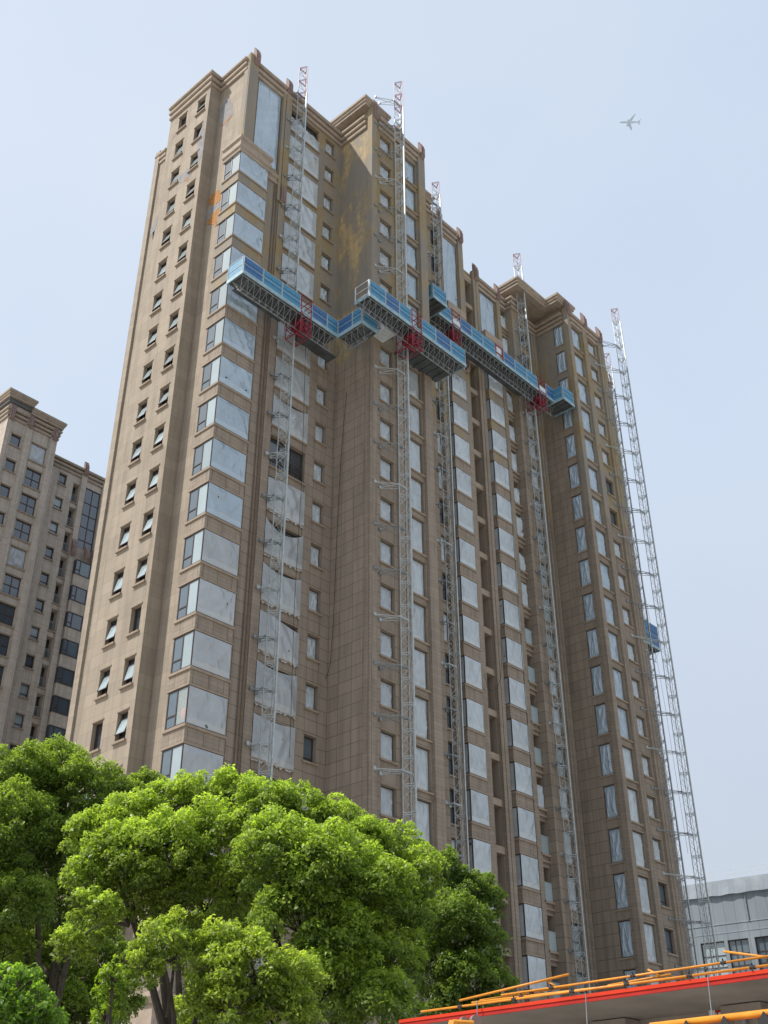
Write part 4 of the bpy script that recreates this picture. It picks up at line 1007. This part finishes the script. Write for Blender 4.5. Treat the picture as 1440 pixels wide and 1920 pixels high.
def crown_mesh(lobes, leaf, dens, m, drop=.35):
    """lobes: (centre, radius). Each lobe carries many drooping pads of leaves on its upper and outer skin, dark gaps between."""
    C_, N_, Y_ = [], [], []
    for c, r in lobes:
        c = np.array(c); npad = int(34+26*r)
        pd = rng.normal(size=(npad, 3)); pd[:, 2] = pd[:, 2]*.85+.25; pd /= np.linalg.norm(pd, axis=1)[:, None]
        pads = [(c+d*r*rng.uniform(.60, 1.0), r*rng.uniform(.13, .36), d) for d in pd]
        for pc_, pr, d0 in pads:
            k = int(dens*pr*pr*3000)
            if k < 4: continue
            d = rng.normal(size=(k, 3)); d /= np.linalg.norm(d, axis=1)[:, None]
            d[:, 2] = np.abs(d[:, 2])*np.where(rng.random(k) < .80, 1, -1)
            n2 = rng.uniform(.62, 1.16, k)*(1+.16*np.sin(d[:, 0]*7+pc_[0]*5)*np.cos(d[:, 1]*6+pc_[1]*3))
            p = pc_+d*(pr*n2)[:, None]*np.array([1.08, 1.08, .72])
            rr_ = np.linalg.norm(p-pc_-(d0*np.array([1, 1, 0]))*0, axis=1)
            p[:, 2] -= (np.hypot(p[:, 0]-pc_[0], p[:, 1]-pc_[1])/pr)**2*pr*.38
            C_.append(p); N_.append(d*.7+np.array([0, 0, .55])+rng.normal(size=(k, 3))*.62)
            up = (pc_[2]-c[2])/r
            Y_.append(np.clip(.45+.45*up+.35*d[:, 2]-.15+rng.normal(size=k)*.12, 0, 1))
        k = int(dens*r*r*420)
        d = rng.normal(size=(k, 3)); d /= np.linalg.norm(d, axis=1)[:, None]
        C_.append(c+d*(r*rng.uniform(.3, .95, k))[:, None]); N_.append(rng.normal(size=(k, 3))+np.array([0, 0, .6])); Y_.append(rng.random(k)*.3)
    C_, N_, Y_ = np.vstack(C_), np.vstack(N_), np.concatenate(Y_)
    N_ /= np.linalg.norm(N_, axis=1)[:, None]; k = len(C_)
    a = rng.normal(size=(k, 3)); a[:, 2] -= drop+.4; a -= (a*N_).sum(1)[:, None]*N_; a /= np.linalg.norm(a, axis=1)[:, None]; bt = np.cross(N_, a)
    s = leaf*.84*rng.uniform(.6, 1.3, k)[:, None]
    V = np.stack([C_-a*s*.5, C_+bt*s*.25-a*s*.05, C_+a*s*.5-N_*s*.12, C_-bt*s*.25-a*s*.05], 1).reshape(-1, 3)
    me = bpy.data.meshes.new('crown'); me.vertices.add(len(V)); me.vertices.foreach_set('co', V.astype(np.float32).ravel())
    me.loops.add(4*k); me.loops.foreach_set('vertex_index', np.arange(4*k, dtype=np.int32))
    me.polygons.add(k); me.polygons.foreach_set('loop_start', np.arange(0, 4*k, 4, dtype=np.int32)); me.polygons.foreach_set('loop_total', np.full(k, 4, dtype=np.int32))
    at = me.attributes.new('young', 'FLOAT', 'FACE'); at.data.foreach_set('value', Y_.astype(np.float32))
    me.materials.append(m); me.update(calc_edges=True); return me, k
NLEAF = 0
def tree(lobes_px, base, label, la, lb, leaf=.115, dens=1.0, trunk_r=.2, forks=None, cat='tree', name='camphor_tree', trans=.55):
    global NLEAF
    lobes = []
    for px, py, rp, D in lobes_px:
        c = at_dist(px, py, D); sl = (c-Vector(CAM)).length; lobes.append((c, rp*sl/FOC*1.03))
    b0 = Vector((base[0], base[1], 0)); t = empty(name, b0); tag(t, label, cat, 'trees in front of the towers')
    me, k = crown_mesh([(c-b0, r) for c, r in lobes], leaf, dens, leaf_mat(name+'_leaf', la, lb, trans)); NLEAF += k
    o = bpy.data.objects.new('crown', me); link(o); o.parent = t
    b = MB(); cz = min((c-b0).z for c, _ in lobes); hub = Vector((0, 0, max(1.5, cz*.62)))
    def limb(a, c, r0, r1, n=6):
        a, c = Vector(a), Vector(c); pr = a
        side = Vector((noise.noise(a*.7+c), noise.noise(c*.9), 0))*.35*(c-a).length*.5
        for i in range(1, n+1):
            u = i/n; p = a.lerp(c, u)+side*math.sin(math.pi*u)+Vector((0, 0, (c-a).length*.12*math.sin(math.pi*u)))
            b.tube(pr, p, r0+(r1-r0)*(i-1)/n, 6, r0+(r1-r0)*u, caps=False); pr = p
    b.tube((0, 0, 0), hub*.5, trunk_r*1.25, 9, trunk_r); b.tube(hub*.5, hub, trunk_r, 9, trunk_r*.85)
    mids = []
    for i, (c, r) in enumerate(lobes):
        c = c-b0
        st = hub if not mids or i % 3 == 0 else min(mids, key=lambda q_: (q_-c).length)
        limb(st, c+Vector((0, 0, -.1*r)), trunk_r*(.42 if st is hub else .22), .02)
        mids.append(st.lerp(c, .6))
        for j in range(5):
            d = Vector((rng.normal(), rng.normal(), rng.normal()*.6+.3)).normalized(); limb(c+Vector((0, 0, -.3*r)), c+d*r*.85, .02, .006, 3)
    b.build('trunk', M_bark, t)
def lb_(D, *ls): return [(x, y, r, D+dd) for (x, y, r, dd) in ls]
GR = ((.075, .125, .028), (.27, .37, .060))
YG = ((.090, .140, .028), (.42, .55, .085))
ba = at_dist(90, 1900, 31)
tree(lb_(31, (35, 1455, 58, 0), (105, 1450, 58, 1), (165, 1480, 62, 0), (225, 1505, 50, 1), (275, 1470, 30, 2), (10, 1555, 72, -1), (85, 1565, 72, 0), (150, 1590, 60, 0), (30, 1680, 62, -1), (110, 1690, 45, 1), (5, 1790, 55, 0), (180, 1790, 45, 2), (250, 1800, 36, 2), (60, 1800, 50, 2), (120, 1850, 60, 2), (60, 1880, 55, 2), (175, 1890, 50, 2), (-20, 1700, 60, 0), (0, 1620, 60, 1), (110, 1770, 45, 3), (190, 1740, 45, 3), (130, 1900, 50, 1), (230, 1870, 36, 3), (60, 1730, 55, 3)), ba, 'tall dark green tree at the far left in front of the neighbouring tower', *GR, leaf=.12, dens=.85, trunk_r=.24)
bb_ = at_dist(335, 1910, 25)
tree(lb_(25, (190, 1570, 58, 0), (165, 1650, 46, -.5), (245, 1535, 52, .5), (310, 1515, 52, 1), (372, 1495, 50, .5), (437, 1490, 48, 0), (235, 1610, 66, -.5), (325, 1600, 78, -1), (415, 1575, 78, -1), (300, 1680, 60, 0), (180, 1715, 46, -1), (385, 1690, 62, 0), (460, 1660, 66, -1), (140, 1770, 40, 1), (380, 1760, 55, 2), (450, 1740, 60, 2)), bb_, 'large yellow green tree left of centre, its crown below the corner bays', *YG, leaf=.115, dens=1.0, trunk_r=.22)
bc = at_dist(600, 1930, 23)
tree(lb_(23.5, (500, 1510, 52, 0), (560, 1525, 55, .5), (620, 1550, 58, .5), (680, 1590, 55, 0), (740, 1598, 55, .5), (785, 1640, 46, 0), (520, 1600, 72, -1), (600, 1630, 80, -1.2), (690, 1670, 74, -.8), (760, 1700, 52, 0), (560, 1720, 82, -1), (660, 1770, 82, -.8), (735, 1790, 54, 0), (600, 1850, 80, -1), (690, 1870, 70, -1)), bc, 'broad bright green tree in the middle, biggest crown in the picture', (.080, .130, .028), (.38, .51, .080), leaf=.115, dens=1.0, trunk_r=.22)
bd = at_dist(870, 1950, 27.5)
tree(lb_(27.5, (828, 1625, 34, 0), (868, 1668, 42, 0), (908, 1682, 40, .5), (850, 1740, 62, -.5), (905, 1760, 44, 0), (800, 1800, 58, 0), (880, 1840, 58, -.5), (930, 1855, 38, 0), (830, 1890, 56, 0), (790, 1720, 48, 1)), bd, 'darker green tree at the right of the group, behind the red roof edge', (.062, .108, .028), (.20, .29, .050), leaf=.115, dens=1.0, trunk_r=.2)
be = at_dist(345, 1980, 19)
tree(lb_(19, (300, 1775, 46, 0), (325, 1735, 30, .2), (268, 1815, 34, -.2), (430, 1775, 50, .5), (480, 1820, 62, .3), (405, 1830, 50, 0), (375, 1895, 42, 1), (540, 1850, 60, .6), (430, 1890, 58, 0), (520, 1910, 60, .3), (365, 1770, 26, .3)), be, 'low bright tree in front, its round left clump beside a bare trunk', (.095, .150, .028), (.40, .50, .080), leaf=.10, dens=1.15, trunk_r=.13)
bf = at_dist(30, 2000, 16)
tree(lb_(16, (20, 1865, 52, 0), (62, 1900, 48, 0), (-10, 1900, 50, .4)), bf, 'rounded green bush filling the bottom left corner', (.07, .15, .03), (.22, .36, .045), leaf=.10, dens=1.2, trunk_r=.08, cat='bush', name='round_bush')
bg_ = at_dist(215, 1990, 18)
tree(lb_(18, (212, 1835, 26, 0), (200, 1865, 22, .2), (195, 1905, 24, .2), (230, 1800, 16, .1)), bg_, 'slender young tree with sparse leaves between the left trees', (.085, .155, .016), (.30, .42, .03), leaf=.10, dens=.8, trunk_r=.06)
SC['leaves'] = NLEAF

# ------------------------------------------------------------------ airliner
pc = at_dist(1181, 229, 1900); hd = Vector((-math.cos(HEAD), math.sin(HEAD), 0)); left_ = Vector((-hd.y, hd.x, 0))
S = 38*(pc-Vector(CAM)).length/FOC/40      # a 40 unit long body scaled to the span seen
pl = empty('airliner', pc); tag(pl, 'airliner flying left high in the pale sky', 'airplane')
Tb = Matrix(((hd.x, left_.x, 0, 0), (hd.y, left_.y, 0, 0), (0, 0, 1, 0), (0, 0, 0, 1))) @ Matrix.Scale(S, 4)
M_pl = simple('hazed_aircraft_paint', (.52, .62, .72), .5, 0, .05, .05)  # air haze put into the base colour as pale blue-grey
b = MB(Tb); prof = [(20, .1), (19, .9), (16.5, 1.7), (12, 2.0), (-8, 2.0), (-14, 1.3), (-19.5, .3)]
for (x0, r0), (x1, r1) in zip(prof, prof[1:]): b.tube((x0, 0, 0), (x1, 0, 0), r0, 14, r1, caps=False)
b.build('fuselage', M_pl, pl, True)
def wing_(x0, x1, xt0, xt1, span, y0, z, name, zt_=1.2):
    for s in (1, -1):
        b = MB(Tb); v = [(x0, s*y0, z), (x1, s*y0, z), (xt1, s*span, z+zt_), (xt0, s*span, z+zt_)]
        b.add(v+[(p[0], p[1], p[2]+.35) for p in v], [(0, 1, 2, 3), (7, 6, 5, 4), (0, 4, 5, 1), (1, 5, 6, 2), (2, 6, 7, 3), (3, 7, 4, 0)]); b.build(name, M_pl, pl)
wing_(6.5, -2, -5.5, -7.5, 18.5, 1.0, -1.2, 'wing'); wing_(-14, -17.5, -18, -19.6, 6.6, .4, .3, 'tailplane', .4)
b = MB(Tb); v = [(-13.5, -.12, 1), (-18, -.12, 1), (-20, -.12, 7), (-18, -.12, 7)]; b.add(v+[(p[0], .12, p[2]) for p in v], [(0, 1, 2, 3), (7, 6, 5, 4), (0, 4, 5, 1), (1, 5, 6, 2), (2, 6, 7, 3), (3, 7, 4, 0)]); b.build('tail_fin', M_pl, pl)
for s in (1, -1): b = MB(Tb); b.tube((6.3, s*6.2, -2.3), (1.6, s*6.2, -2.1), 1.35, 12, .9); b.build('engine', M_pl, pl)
